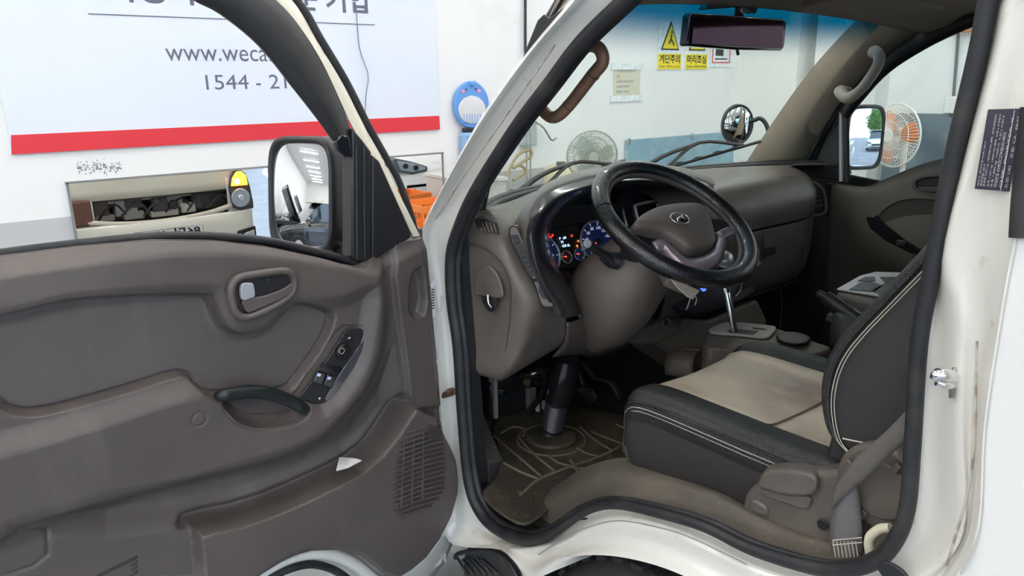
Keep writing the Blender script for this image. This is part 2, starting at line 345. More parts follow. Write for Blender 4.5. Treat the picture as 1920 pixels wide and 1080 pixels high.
for k in range(3): box('pouch_seam', b0+np.array((-.06+.06*k, -.037, 0)), (.006, .006, .17), TOYB, t)
# ---- orange crate beneath the mirror
ORG = mat('orange_plastic', (.86, .22, .03), .45)
def crate(c, wx, wy, h, label, m=ORG, parent_group='orange crates'):
    c = np.array(c, float); t = thing('plastic_crate', label, 'crate', c, parent_group)
    box('crate_base', c+np.array((0, 0, .01)), (wx, wy, .02), m, t)
    for z in (.05, h*.52, h-.02):
        hh = .05 if z > h*.8 else .022
        box('crate_rim', c+np.array((0, -wy/2, z)), (wx, .012, hh), m, t, .002); box('crate_rim', c+np.array((0, wy/2, z)), (wx, .012, hh), m, t, .002)
        box('crate_rim', c+np.array((-wx/2, 0, z)), (.012, wy, hh), m, t, .002); box('crate_rim', c+np.array((wx/2, 0, z)), (.012, wy, hh), m, t, .002)
    n = int(wx/.035)
    for k in range(n+1):
        for s in (-1, 1): box('crate_slat', c+np.array((-wx/2+wx*k/n, s*wy/2, h/2)), (.010, .008, h), m, t)
    n = int(wy/.04)
    for k in range(1, n):
        for s in (-1, 1): box('crate_slat', c+np.array((s*wx/2, -wy/2+wy*k/n, h/2)), (.008, .010, h), m, t)
crate((1.98, 4.6, .502), .42, .34, .33, 'orange slatted plastic crate on the low cabinet below the wall mirror')
t = thing('low_cabinet', 'low grey metal cabinet against the front wall under the orange crate', 'cabinet', (2.2, 4.6, 0))
box('cabinet_body', (2.25, 4.58, .25), (1.1, .5, .5), mat('cabinet_grey', (.36, .38, .38), .4), t, .01)
for k in range(2): box('cabinet_door', (1.98+.54*k, 4.325, .26), (.5, .02, .42), mat('cabinet_door_grey', (.42, .44, .44), .4), t, .005); box('handle', (2.15+.2*k, 4.305, .33), (.02, .02, .1), CHROME, t, .004)
t = thing('grey_box', 'pale grey box leaning beside the mirror right end', 'box', (2.42, 4.6, .5))
box('box_body', (2.44, 4.68, .72), (.3, .28, .44), mat('pale_box', (.58, .58, .54), .7), t, .01); box('lid', (2.44, 4.68, .95), (.32, .3, .03), mat('pale_lid', (.66, .66, .62), .6), t, .006)
# ---- wall bracket, hanging cord, beige jug seen low left through the windshield
p = at(990, 250, y=WY-.04); t = thing('wall_dispenser', 'small grey box with a hooked arm on the wall behind the windshield corner', 'bracket', p)
box('dispenser_body', p, (.14, .07, .2), mat('grey_box_metal', (.42, .48, .48), .4), t, .01)
tube('hook_arm', [p+np.array(q) for q in ((.05, -.04, .09), (.12, -.06, .04), (.2, -.06, -.06), (.26, -.06, -.05))], .008, STEEL, t)
q0 = at(985, 330, y=WY-.3); t = thing('hanging_hose', 'tan looped cord on two thin rods standing before the front wall', 'cord', (q0[0], q0[1], 0))
TAN = mat('tan_cord', (.38, .31, .16), .7)
tube('cord_loop', [at(a, b, y=WY-.32) for a, b in ((946, 345), (958, 312), (972, 290), (992, 281), (996, 292), (978, 305), (962, 316), (975, 310), (985, 322), (962, 338))], .012, TAN, t)
for a in (987, 994): tube('rod', [at(a, 240, y=WY-.3), (*at(a, 350, y=WY-.3)[:2], 0)], .006, STEEL, t, sub=1)
p = at(1052, 322, y=WY-.35); t = thing('beige_jug', 'small beige canister standing behind the left wiper', 'canister', (p[0], p[1], .45))
tube('jug_body', [(p[0], p[1], .45), (p[0], p[1], .5), (p[0], p[1], p[2]), (p[0], p[1], p[2]+.05)], [.13, .14, .14, .08], mat('beige_canister', (.66, .60, .42), .5), t, 20); tube('cap', [(p[0], p[1], p[2]+.04), (p[0], p[1], p[2]+.08)], .04, BROWN, t, 16, 1)
box('low_shelf', (3.25, 4.62, .42), (.62, .40, .06), WALLP, bw=.008); tag(bpy.data.objects['low_shelf'], 'low white shelf board under the beige canister along the wall', 'shelf')
for x_ in (2.98, 3.52): o = box('shelf_support', (x_, 4.62, .195), (.06, .36, .39), WALLP, bpy.data.objects['low_shelf'])
# ---- fans
def fan(c, n, r, label, cage, blade, pole_r=.02, blades=3, rings=16, ribs=56):
    c = np.array(c, float); u, v, n = frame_axes(n)
    t = thing('pedestal_fan', label, 'fan', (c[0], c[1], 0))
    def hump(q, s): return .07*s*(1-(q/r)**2)**.5 if q < r else 0
    for s in (1, -1):
        V = []; Fc = []; w_ = .0022
        for k in range(ribs):
            a = 2*pi*k/ribs
            for j in range(7):
                q = r*(.18+.82*j/6); p = c+u*q*cos(a)+v*q*sin(a)+n*hump(q, s); tn = -u*sin(a)+v*cos(a)
                V += [p-tn*w_, p+tn*w_, p+n*w_*2]
                if j:
                    b = len(V)-6
                    for e in ((0, 1), (1, 2), (2, 0)): Fc.append((b+e[0], b+e[1], b+3+e[1], b+3+e[0]))
        mesh('guard_wires', V, Fc, cage, t)
        for q in (r*.45, r*.72): ring('guard_ring', c+n*hump(q, s), n, q, .003, cage, t, 48)
    ring('guard_rim', c, n, r, .008, cage, t, 56)
    disc('hub_badge', c+n*.065, n, r*.2, .012, cage, t, 24, .003)
    for k in range(blades):
        rows = []
        for j in range(6):
            q = r*(.14+.74*j/5); sp = .95*sin(pi*(.18+.62*j/5)); row = []
            for i in range(7):
                a = 2*pi*k/blades+sp*(i/6-.5)*1.1+.25*j/5; row.append(c+u*q*cos(a)+v*q*sin(a)+n*(.03*(i/6-.5)))
            rows.append(row)
        loft('fan_blade', rows, blade, t, 2, 2, thick=.003)
    tube('motor', [c-n*.03, c-n*.1, c-n*.17], [.05, .07, .05], cage, t, 20)
    tube('pole', [c-n*.12-np.array((0, 0, .03)), (c[0]-n[0]*.12, c[1]-n[1]*.12, .04)], pole_r, cage, t, 14, 1)
    disc('fan_base', (c[0]-n[0]*.12, c[1]-n[1]*.12, 0), (0, 0, 1), .2, .04, cage, t, 32, .01, up=(0, 1, 0))
    return t
fan(at(1110, 292, y=3.95), (-.55, -.8, -.1), .183, 'grey wire cage pedestal fan before the front wall, seen through the windshield', mat('fan_grey', (.45, .48, .42), .4, metal=.3), mat('fan_blade_grey', (.45, .50, .47), .4))
fan(at(1678, 254, x=5.2), (-.93, .32, 0), .245, 'pedestal fan with orange blades and white cage outside the passenger window', mat('fan_white', (.80, .78, .72), .4), mat('fan_orange', (.9, .25, .06), .3), blades=3)
# ---- conduit, box on right wall
t = thing('wall_conduit', 'thin vertical conduit ending in a white switch box on the right wall', 'conduit', at(1790, 190, x=6.15))
tube('conduit', [at(1797, 60, x=6.17), at(1788, 180, x=6.17)], .012, mat('conduit_grey', (.12, .12, .13), .5), t, 10, 1); box('switch_box', at(1785, 197, x=6.16), (.06, .11, .14), WALLP, t, .01)
tube('loop_wire', [at(1782, 205, x=6.15), at(1781, 217, x=6.15), at(1788, 218, x=6.15), at(1790, 206, x=6.15)], .005, BLACK, t)
t = thing('wood_ledge', 'small orange brown wooden bar high on the right wall above the conduit', 'bar', at(1810, 56, x=6.15)); box('ledge', at(1812, 57, x=6.14), (.06, .25, .03), mat('wood_orange', (.50, .24, .08), .6), t, .004)
p = at(1405, 210, y=4.84); t = thing('wall_phone', 'dark handset in a holder on the wall behind the round mirror', 'handset', p)
box('handset_body', p, (.11, .05, .26), mat('handset_grey', (.10, .12, .14), .4), t, .015); box('handset_screen', p+np.array((0, -.03, .06)), (.07, .01, .06), mat('handset_screen', (.3, .34, .36), .3), t)
tube('wall_cable', [at(1548, 10, x=6.0), at(1549, 80, x=6.0), at(1552, 170, x=6.0)], .014, mat('cable_grey', (.14, .15, .15), .6), sub=1); tag(bpy.data.objects['wall_cable'], 'dark vertical cable running down the corner pilaster behind the windshield', 'cable')

# ================================================================== CARS AROUND
CARG = glass('car_window', (.25, .3, .3)); TYRE = mat('tyre', (.02, .02, .02), .8, bump=('n', 80, .3)); LENS = glass('lamp_lens', (.95, .97, 1)); REFL = mat('lamp_reflector', (.8, .8, .8), .12, metal=1)
def car(c, heading, m, label, name='car', hood_open=False, L=4.5, W=1.82, H=1.55):
    """c = centre on the ground, heading = unit vector of the car's front"""
    c = np.array(c, float); f = np.array(heading, float); f /= np.linalg.norm(f); s = np.cross(f, (0, 0, 1)); zz = np.array((0, 0, 1.))
    P = lambda a, b, z: c+f*a+s*b+zz*z
    t = thing(name, label, 'car', c)
    prof = [(-L/2, .35, .75, .80), (-L/2+.15, .28, .95, .9), (-L/2+.8, .25, 1.0, .97), (0, .24, 1.0, 1), (L/2-1.5, .24, 1.0, 1), (L/2-1.1, .25, .98, .99), (L/2-.35, .26, .86, .93), (L/2-.06, .3, .68, .84), (L/2, .38, .56, .78)]
    rows = []
    for a, zb, zt, ws in prof:
        hw = W/2*ws; rows.append([P(a, -hw*.9, zb), P(a, -hw, zb+.12), P(a, -hw, (zb+zt)/2), P(a, -hw*.97, zt-.08), P(a, -hw*.8, zt), P(a, 0, zt+.03), P(a, hw*.8, zt), P(a, hw*.97, zt-.08), P(a, hw, (zb+zt)/2), P(a, hw, zb+.12), P(a, hw*.9, zb)])
    loft('car_body', rows, m, t, 3, 3, cv=True, caps=True)
    cab = [(-L/2+.25, 1.0, .80), (-L/2+.75, H-.08, .70), (-.2, H, .72), (.35, H-.06, .70), (L/2-1.25, .99, .80)]
    rows = [[P(a, -W/2*ws*1.04, .96), P(a, -W/2*ws, max(.97, z-.06)), P(a, -W/2*ws*.8, z), P(a, W/2*ws*.8, z), P(a, W/2*ws, max(.97, z-.06)), P(a, W/2*ws*1.04, .96)] for a, z, ws in cab]
    loft('cabin_glass', rows, mat('tinted_glass', (.03, .04, .05), .05, coat=1), t, 3, 2)
    box('roof_panel', P(-.25, 0, H), (1.5, W*.62, .03), m, t, .012, (f, s, zz))
    for sd in (-1, 1):
        for a in (-L/2+.85, L/2-.9):
            w0 = P(a, sd*(W/2-.2), .33); 
            prism('tyre', [w0+f*.33*cos(2*pi*k/28)+zz*.33*sin(2*pi*k/28) for k in range(28)], s*sd*.215, TYRE, t, .03)
            prism('wheel_rim', [w0+s*sd*.21+f*.21*cos(2*pi*k/20)+zz*.21*sin(2*pi*k/20) for k in range(20)], s*sd*.012, SILVER, t, .004)
        prism('lamp_surround', [P(L/2-.22, sd*b_, z_) for b_, z_ in ((.87, .84), (.62, .775), (.40, .70), (.41, .64), (.62, .62), (.80, .66), (.89, .74))], f*.215, mat('lamp_grey', (.10, .11, .12), .2, coat=.5), t, .02)
        prism('headlamp', [P(L/2-.02, sd*b_, z_) for b_, z_ in ((.83, .80), (.62, .752), (.44, .69), (.45, .665), (.62, .65), (.78, .685))], f*.02, mat('clear_lamp', (.6, .64, .68), .08, metal=.6), t, .008)
        for b_, z_ in ((.72, .73), (.58, .70)): prism('bulb_housing', [P(L/2, sd*b_, z_)+s*.036*cos(q)+zz*.032*sin(q) for q in np.linspace(0, 2*pi, 18, endpoint=False)], f*.012, BLACK, t, .004)
        box('fog_lamp', P(L/2-.03, sd*.68, .42), (.07, .2, .08), BLACK, t, .02, (f, s, zz)); box('fog_lens', P(L/2+.0, sd*.68, .42), (.06, .13, .05), REFL, t, .01, (f, s, zz))
        box('tail_lamp', P(-L/2+.06, sd*.68, .82), (.08, .3, .12), mat('tail_red', (.4, .01, .01), .2), t, .02, (f, s, zz))
        box('door_mirror', P(L/2-1.45, sd*(W/2+.09), 1.03), (.1, .18, .12), m, t, .03, (f, s, zz))
    box('grille', P(L/2-.01, 0, .52), (.05, .8, .16), BLACK, t, .02, (f, s, zz)); box('bumper_slot', P(L/2-.02, 0, .33), (.05, 1.1, .1), BLACK, t, .02, (f, s, zz))
    if hood_open:
        box('engine_bay', P(L/2-.62, 0, .93), (.95, 1.35, .1), BLACK, t, .01, (f, s, zz))
        random.seed(7)
        for k in range(12): box('engine_part', P(L/2-.62+random.uniform(-.38, .38), random.uniform(-.55, .55), 1.0), (random.uniform(.1, .3), random.uniform(.1, .3), .1), random.choice([BLACK, STEEL, SILVER, mat('engine_green', (.04, .12, .09), .4)]), t, .015, (f, s, zz))
        hd = np.array(f)*cos(radians(62))+zz*sin(radians(62)); un = np.cross(s, hd); h0 = P(L/2-1.1, 0, 1.0)
        box('open_hood', h0+hd*.5, (1.05, 1.45, .05), m, t, .03, (hd, s, np.cross(hd, s)))
        box('hood_liner', h0+hd*.5-np.cross(hd, s)*(.045 if np.cross(hd, s)@f < 0 else -.045), (.9, 1.25, .03), BLACK, t, .02, (hd, s, np.cross(hd, s)))
        tube('hood_prop', [P(L/2-.25, .6, .95), h0+hd*.75+s*.55], .008, STEEL, t, 6, 1)
    return t
car((4.30, -.25, 0), (0, 1, 0), PAINTO, 'white car parked right of the truck, seen in the wall mirror')
car((-6.3, 1.9, 0), (.45, .9, 0), mat('car_black', (.02, .022, .025), .15, coat=1), 'dark car with raised hood seen in the driver side mirror', hood_open=True)
car((-9.8, 2.2, 0), (.35, .93, 0), mat('car_silver', (.45, .46, .48), .25, metal=.5, coat=.8), 'silver car with raised hood in the hall left of the truck', hood_open=True)
crate((-3.2, 4.45, 0), .5, .4, .35, 'orange crate on the floor by the front wall, bottom of the stack of two'); crate((-3.2, 4.45, .36), .5, .4, .35, 'orange crate by the front wall, top of the stack of two')
car((3.9, -17, 0), (-.1, 1, 0), PAINTO, 'white sport utility vehicle parked outside, seen in the passenger side mirror', H=1.75)
car((7.6, -21, 0), (0, 1, 0), mat('car_grey', (.2, .21, .23), .2, coat=1), 'grey car parked outside beside the white one', H=1.5)
LEAF = mat('leaf_green', (.10, .24, .04), .7); TRUNK = mat('trunk', (.12, .08, .05), .9)
def tree(x, y, h, label):
    t = thing('street_tree', label, 'tree', (x, y, -.06), 'trees along the yard'); tube('trunk', [(x, y, -.06), (x+.1, y, h*.3), (x, y, h*.6)], [.16, .12, .07], TRUNK, t, 10)
    r = np.random.RandomState(int(abs(x*10)+h*3)); V = []; Fc = []
    for k in range(2600):
        p = r.normal(size=3); p /= np.linalg.norm(p); q = np.array((x, y, h*.66))+p*np.array((h*.24, h*.24, h*.34))*(r.rand()**.4)*(1+.25*sin(5*p[0]+3*p[2])); a = r.normal(size=3)*.11; b = r.normal(size=3)*.11; n = len(V); V += [q, q+a, q+a+b, q+b]; Fc.append((n, n+1, n+2, n+3))
    o = mesh('foliage', V, Fc, LEAF, t, False); o['kind'] = 'stuff'
for x, y, h, lab_ in ((4.6, -26, 5.0, 'green tree outside nearest behind the parked white vehicle, seen in the passenger mirror'), (12, -33, 7, 'green tree in the yard left of the pale building'), (17, -28, 6, 'green tree standing directly before the pale yard building'), (22, -36, 7.5, 'tallest green tree beyond the pale yard building corner'), (-6, -34, 6.5, 'green tree far across the yard behind the cargo bed'), (7, -38, 6, 'green tree farthest down the yard lane')): tree(x, y, h, lab_)
t = thing('yard_building', 'plain pale grey building across the yard', 'building', (16, -45, -.06)); box('building_wall', (19, -48, 3.4), (16, 6, 7), mat('building_grey', (.5, .52, .55), .8), t); box('building_roof', (19, -48, 7.1), (17, 7, .4), mat('building_roof', (.2, .22, .26), .7), t)
for k in range(6): box('window', (13+2.3*k, -44.98, 4.2), (1.2, .1, 1.2), mat('far_glass', (.1, .14, .18), .1), t)
# ================================================================== THE TRUCK
truck = thing('truck', 'white cab-over pickup truck with its driver door open and taupe interior', 'truck', (.87, .6, 0))
# ---- cab side: door seal line, jamb rings (px, py, x)
SEAL = [(1205,-30),(1180,0),(1097,80),(1035,160),(970,245),(896,360),(866,425),(851,480),(852,560),(864,650),(872,778),(884,900),(905,958),(940,992),(989,1009),(1020,1006),(1055,988),(1104,955),(1158,944),(1240,960),(1327,986),(1410,1026),(1515,1058),(1582,1066),(1643,1050),(1682,1010),(1705,950),(1715,835),(1727,647),(1749,520),(1791,300),(1838,100),(1855,10),(1870,-60)]
JIN =  [(1225,-30),(1200,0),(1116,80),(1053,160),(988,245),(912,360),(882,425),(868,480),(869,560),(880,650),(888,778),(900,895),(920,945),(950,975),(989,990),(1013,988),(1042,968),(1095,935),(1158,924),(1245,940),(1334,966),(1417,1006),(1518,1040),(1580,1048),(1630,1035),(1664,1000),(1688,945),(1698,835),(1710,647),(1732,520),(1774,300),(1821,100),(1838,10),(1852,-60)]
JM =   [(1160,-30),(1132,0),(1050,80),(990,160),(925,245),(850,360),(826,425),(822,480),(829,560),(836,650),(845,778),(852,905),(862,985),(898,1010),(962,1028),(1018,1026),(1058,1016),(1104,990),(1158,978),(1235,990),(1315,1022),(1395,1062),(1500,1100),(1590,1118),(1700,1090),(1772,1046),(1804,969),(1797,790),(1798,590),(1775,480),(1815,310),(1870,110),(1890,10),(1905,-60)]
JO =   [(1100,-40),(1068,5),(1000,85),(940,165),(885,250),(822,365),(792,432),(797,500),(806,570),(816,650),(826,780),(832,905),(836,1005),(872,1026),(938,1030),(988,1072),(1045,1050),(1100,1041),(1160,1044),(1230,1060),(1300,1088),(1370,1125),(1480,1160),(1600,1180),(1720,1150),(1790,1060),(1826,975),(1836,800),(1858,640),(1885,480),(1925,310),(1985,110),(2010,10),(2030,-60)]
n = len(SEAL)
def lean(p): return p[1]<200
r_in = [at(*p, x=.055) for p in JIN]; r_s = [at(*p, x=.03) for p in SEAL]; r_m = [at(*p, x=.008) for p in JM]
r_mm = []
for i in range(n):
    q = (.55*np.array(SEAL[i])+.45*np.array(JM[i])); r_mm.append(at(q[0], q[1], x=.036))
r_o = [at(*p, x=-.015) for p in JO]; r_mo = []
for i in range(13): r_mm[i] = at(*(.55*np.array(SEAL[i])+.45*np.array(JM[i])), x=.026); r_m[i] = at(*JM[i], x=.016)
for i in range(n):
    q = (.5*np.array(JO[i])+.5*np.array(JM[i])); r_mo.append(at(q[0], q[1], x=(.012 if i > 14 else .001)))
# deep inner flange and outer skin return
r_deep = [p+np.array((.018, 0, 0)) for p in r_s]
cen = np.array((0, .9, 1.2))
def push(p, d):
    v = p-cen; v[0] = 0; v /= np.linalg.norm(v); return p+v*d
r_ret = []
for i, p in enumerate(r_o):
    if i <= 7: q = p+np.array((.10, .10, .03))              # A pillar turns in to the windshield
    elif i <= 12: q = p+np.array((.01, .05, 0))
    elif i <= 14: q = p+np.array((.05, .01, -.004))
    elif i <= 16: q = push(p, .03)+np.array((.0, 0, 0))
    elif i <= 24: q = p+np.array((.06, 0, -.015))             # wheel arch lip turns in
    else: q = p+np.array((-.012, -.012, 0))
    r_ret.append(q)
TOPC = ((.43, 1.825), (.60, 1.845), (.75, 1.835))
for r_, x_, dz_ in ((r_deep, .048, 0), (r_s, .03, 0), (r_mm, .034, .012), (r_m, .02, .03), (r_mo, .012, .045), (r_o, .0, .065), (r_ret, .07, .11)):
    for y_, z_ in TOPC: r_.append(np.array((x_, y_, z_+dz_)))
side = loft('cab_side', [r_deep, r_s, r_mm, r_m, r_mo, r_o, r_ret], PAINT, truck, 4, 4, cv=True, ang=60)
# outer rear corner panel of the cab with its rounded bulge
rows = []
for k, (px, py) in enumerate([(2030,-60),(2010,10),(1985,110),(1925,310),(1885,480),(1858,640),(1836,800),(1826,975),(1790,1060),(1740,1130)]):
    a = at(px, py, x=-.015)+np.array((-.010, -.008, 0)); rows.append([a, a+np.array((-.004, -.06, 0)), a+np.array((-.006, -.16, 0)), a+np.array((-.004, -.30, 0)), a+np.array((.03, -.42, 0))])
loft('rear_corner_panel', rows, PAINTO, side, 4, 3)
# seal tubes
SR_ = [.0155]*15+[.0135, .0105, .0095, .0095, .0095, .0095, .010, .011, .0115, .0115, .0115]+[.0105]*(len(r_s)-26); SR_ += [SR_[0]]
tube('door_seal', [p+np.array((-.006, 0, 0)) for p in r_s], SR_, RUBBER, side, 12, 5, closed=True)
q_ = [at(*( (.45 if i < 16 else .55)*np.array(SEAL[i])+(.55 if i < 16 else .45)*np.array(JIN[i])), x=.035) for i in range(n)]+[np.array((.04, y_, z_-.012)) for y_, z_ in TOPC]
tube('door_seal', q_, [a*.6 for a in SR_], RUBBER, side, 10, 5, closed=True)
# black rubber strip at the right frame edge and lower end
tube('pillar_strip', [at(1940, 200, x=-.02), at(1930, 290, x=-.02), at(1921, 380, x=-.02), at(1917, 445, x=-.022)], .013, RUBBER, side, 10)
# striker
st = at(1768, 708, x=.0); sy = np.array((0, 1, 0))
sp = disc('striker_plate', at(1788, 718, x=.012), (-.5, .85, 0), .011, .003, STEEL, side, 24, .001, ry=.02)
tube('door_striker', [at(1790, 708, x=.012), at(1775, 703, x=-.004), at(1760, 703, x=-.012), at(1752, 712, x=-.014)], [.0075, .0085, .0085, .006], CHROME, side, 12)
tube('door_striker', [at(1790, 722, x=.012), at(1775, 722, x=-.004), at(1756, 716, x=-.012)], [.005, .005, .005], CHROME, side, 10)
disc('rubber_plug', at(1678, 1074, x=-.008), (-1, .1, 0), .022, .006, RUBBER, side, 24, .002, ry=.014)
# rust line and dirt streak modelled as sealant bead along the pillar seams
BEAD = mat('dirty_sealant', (.55, .50, .42), .8, var=[(40, .45, .6, (.26, .20, .15), .8)])
tube('seam_bead', [at(*p, x=.004) for p in ((1040,85),(985,165),(930,245),(870,330),(835,385),(806,425),(798,450))], .0016, BEAD, side, 6)
tube('seam_bead', [at(*p, x=-.012) for p in ((1832,640),(1830,720),(1828,800),(1822,880),(1808,950),(1790,1010),(1775,1060))], .0016, BEAD, side, 6)
tube('seam_bead', [at(*p, x=.014) for p in ((826,985),(870,1000),(930,1022),(985,1050),(995,1085))], .0016, BEAD, side, 6)
tube('seam_bead', [at(*p, x=.002) for p in ((1010,1040),(1060,1008),(1104,988),(1160,976),(1240,990),(1300,1010),(1400,1058))], .0012, mat('grey_line', (.25, .26, .28), .6), side, 6)
# stain mark below
# specification label on the jamb
L0 = at(1828, 354, x=-.004); TLc = at(1853, 205, x=-.004); TRc = at(1921, 203, x=-.004); BRc = at(1893, 359, x=-.004)
xd = TLc-L0; yd = L0-BRc     # text runs upward
LBL = mat('label_black', (.03, .03, .05), .3, coat=.3); LW = mat('label_print', (.62, .62, .62), .5)
nn = np.cross(TRc-TLc, TLc-L0); nn /= np.linalg.norm(nn)
if nn[0] > 0: nn = -nn
prism('specification_label', [L0, BRc, TRc, TLc], nn*.0015, LBL, side, .0006)
up = xd/np.linalg.norm(xd); acr = (BRc-L0); wl = np.linalg.norm(acr); acr /= wl; hl = np.linalg.norm(xd)
lines = [('제작사: 현대자동차(주) 2017', .03, .6, .7), ('제작년월: 2017', .12, .3, .8), ('총중량 3,351 kg  195/70R15C-8PR  2975(300)kPa', .20, .95, .75), ('전축 1,651 kg  145R13C-8PR  6.0J x 5.50J15', .32, .95, .75), ('후축 1,880 kg  145R12  4.5J x 4.0J13', .42, .93, .75), ('차대번호 KMFZCZ7KBJU514822', .55, .72, 1.3), ('모델: PORTER II', .69, .9, 1.1), ('도장: UD    트림: CA   EB:ES', .84, .93, 1.0)]
for s, o_, wd, sc in lines:
    p = L0+acr*(wl*(o_+.09))+up*hl*.04+nn*.0022
    text('label_print', s, p, up, -acr, wl*.085*sc, LW, side, ext=.0, width=hl*wd*.95)
box('label_rule', L0+acr*wl*.76+up*hl*.5+nn*.002, (.0006, .0007, hl*.98), LW, side, axes=(nn, acr, up))
# check strap bracket
tube('check_strap', [at(820, 743, x=.0)+np.array((-.03, 0, 0)), at(835, 740, x=.0), at(848, 734, x=.0)], [.006, .008, .010], RUST, side, 10); disc('strap_bolt', at(846, 733, x=-.008), (-1, -.2, 0), .008, .010, RUST, side, 6)
# A-pillar outer black garnish (antenna base) and rod
g0 = [at(*p, x=-.005) for p in ((978,112),(1008,38),(1020,26),(1030,34),(1062,10),(1058,24),(1010,80))]
prism('antenna_base', g0, (.03, .03, 0), BLACK, side, .002); tube('antenna_rod', [at(1030, 34, x=.0), at(1052, -10, x=.0), at(1080, -70, x=.0)], .0022, STEEL, side, 8, 1)
# front corner / cowl outside behind the door, step well, tyre
rows = []
for z, y0, y1, x1 in ((.40, 1.50, 1.98, .05), (.70, 1.49, 2.0, .04), (.95, 1.49, 1.97, .03), (1.08, 1.48, 1.90, .05), (1.16, 1.46, 1.80, .07)):
    rows.append([(.01, y0, z), (.035, (y0+y1)/2, z), (.08, y1-.12, z), (.14, y1-.02, z), (.26, y1+.01, z)])
loft('front_corner', rows, PAINTO, side, 3, 3, ang=60); rows2 = [[(1.74-a, b, c_) for a, b, c_ in r] for r in rows]
loft('front_corner', rows2, PAINTO, truck, 3, 3, ang=60)
# step well: black ribbed plastic
stp = [at(*p, x=.0) for p in ((838,1062),(850,1030),(885,1024),(935,1026),(965,1050),(982,1085),(985,1130),(840,1130))]
stm = mat('step_plastic', (.03, .03, .032), .6, bump=('n', 120, .8), var=[(15, .5, .7, (.10, .085, .06), .8)])
prism('entry_step', [p+np.array((.05, 0, 0)) for p in stp], (.12, 0, -.02), stm, side, .008)
tube('step_rim', [at(*p, x=.03) for p in ((854,1046),(860,1038),(888,1033),(930,1035),(956,1056),(974,1090))], .006, BLACK, side, 10)
for k in range(6): tube('step_rib', [at(858+9*k, 1046+3*(k % 2), x=.045), at(876+12*k, 1078, x=.045)], .004, stm, side, 6, 1)
# sill outer and wheel arch inner
tc_ = (.06, .80, .42)
tyre = prism('front_wheel', [(.03, .80+.335*cos(2*pi*k/48), .40+.335*sin(2*pi*k/48)) for k in range(48)], (.2, 0, 0), TYRE, truck, .03, seg=3)
prism('wheel_disc', [(.028, .80+.2*cos(2*pi*k/32), .40+.2*sin(2*pi*k/32)) for k in range(32)], (-.01, 0, 0), STEEL, tyre, .004)
for k in range(40):
    a = 2*pi*k/40; box('tread_block', (.13, .80+.335*cos(a), .40+.335*sin(a)), (.17, .03, .012), TYRE, tyre, axes=((1, 0, 0), (0, -sin(a), cos(a)), (0, cos(a), sin(a))))
loft('wheel_housing', [[(x, .80+.44*cos(a), .40+.42*sin(a)) for a in np.linspace(-.1, pi+.1, 20)] for x in (.035, .3)], BLACK, truck, 1, 1, thick=.004)
# ---- inner sill: dusty grey plastic over the wheel house
DUST = mat('dusty_sill_plastic', (.085, .072, .058), .7, bump=('n', 250, .5), var=[(6, .45, .65, (.15, .13, .10), .8), (90, .62, .75, (.20, .18, .15), .5)])
iS = list(range(12, 27))
a_ = [r_s[i]+np.array((.02, 0, .0)) for i in iS]; b_ = [r_s[i]+np.array((.05, -.0, .004)) for i in iS]
c_ = [at(*p, x=.10) for p in ((905,880),(925,925),(960,945),(1000,950),(1040,935),(1095,905),(1165,888),(1250,902),(1340,925),(1420,965),(1520,1005),(1585,1020),(1640,1000),(1670,960),(1685,900))]
d_ = [at(*p, x=.16) for p in ((925,870),(945,905),(975,925),(1010,930),(1050,905),(1100,875),(1175,858),(1260,885),(1350,918),(1425,955),(1520,985),(1590,990),(1640,960),(1660,920),(1675,880))]
loft('inner_sill', [a_, b_, c_, d_], DUST, truck, 4, 4, ang=60)
# ---- cab floor, toe board, seat box, far side, rear bulkhead
loft('cab_floor', [[(x, y, z) for y, z in ((.95, .66), (1.2, .66), (1.5, .66), (1.62, .67), (1.74, .78), (1.80, .95), (1.82, 1.25))] for x in (.07, .5, 1.0, 1.67)], DARK, truck, 1, 3, flip=True, thick=.02)
prism('seat_box', [(.15, y, z) for y, z in ((-.25, .66), (1.0, .66), (.99, .80), (.93, .875), (.55, .92), (-.25, .92))], (1.50, 0, 0), DARK, truck, .02)
prism('rear_bulkhead', [(.06, -.25, .66), (1.70, -.25, .66), (1.70, -.25, 1.30), (.06, -.25, 1.30)], (0, -.04, 0), DBROWN, truck)
prism('bulkhead_header', [(.06, -.25, 1.70), (1.70, -.25, 1.70), (1.60, -.25, 1.88), (.14, -.25, 1.88)], (0, -.04, 0), DBROWN, truck)
prism('rear_window', [(.10, -.26, 1.29), (1.66, -.26, 1.29), (1.64, -.26, 1.71), (.12, -.26, 1.71)], (0, -.006, 0), glass('rear_glass', (.6, .7, .68)), truck)
# roof: outer skin + headliner
HEAD = mat('headliner_brown', (.24, .19, .155), .85, bump=('n', 500, .3))
def roof(name, m, dz, inset):
    rows = []
    for y, z, w_ in ((-.3, 1.86, .72), (0, 1.91, .70), (.5, 1.925, .69), (.95, 1.90, .68), (1.18, 1.865, .665), (1.25, 1.845, .66)):
        rows.append([(.87+w_*k*inset, y-.10*abs(k)**3*(1 if y > 1 else 0), z+dz-.045*abs(k)**2.5) for k in (-1.12, -.95, -.6, 0, .6, .95, 1.12)])
    return loft(name, rows, m, truck, 3, 3, thick=.012)
roof('roof_skin', PAINTO, .03, 1.02); roof('headliner', HEAD, 0, 1.0)
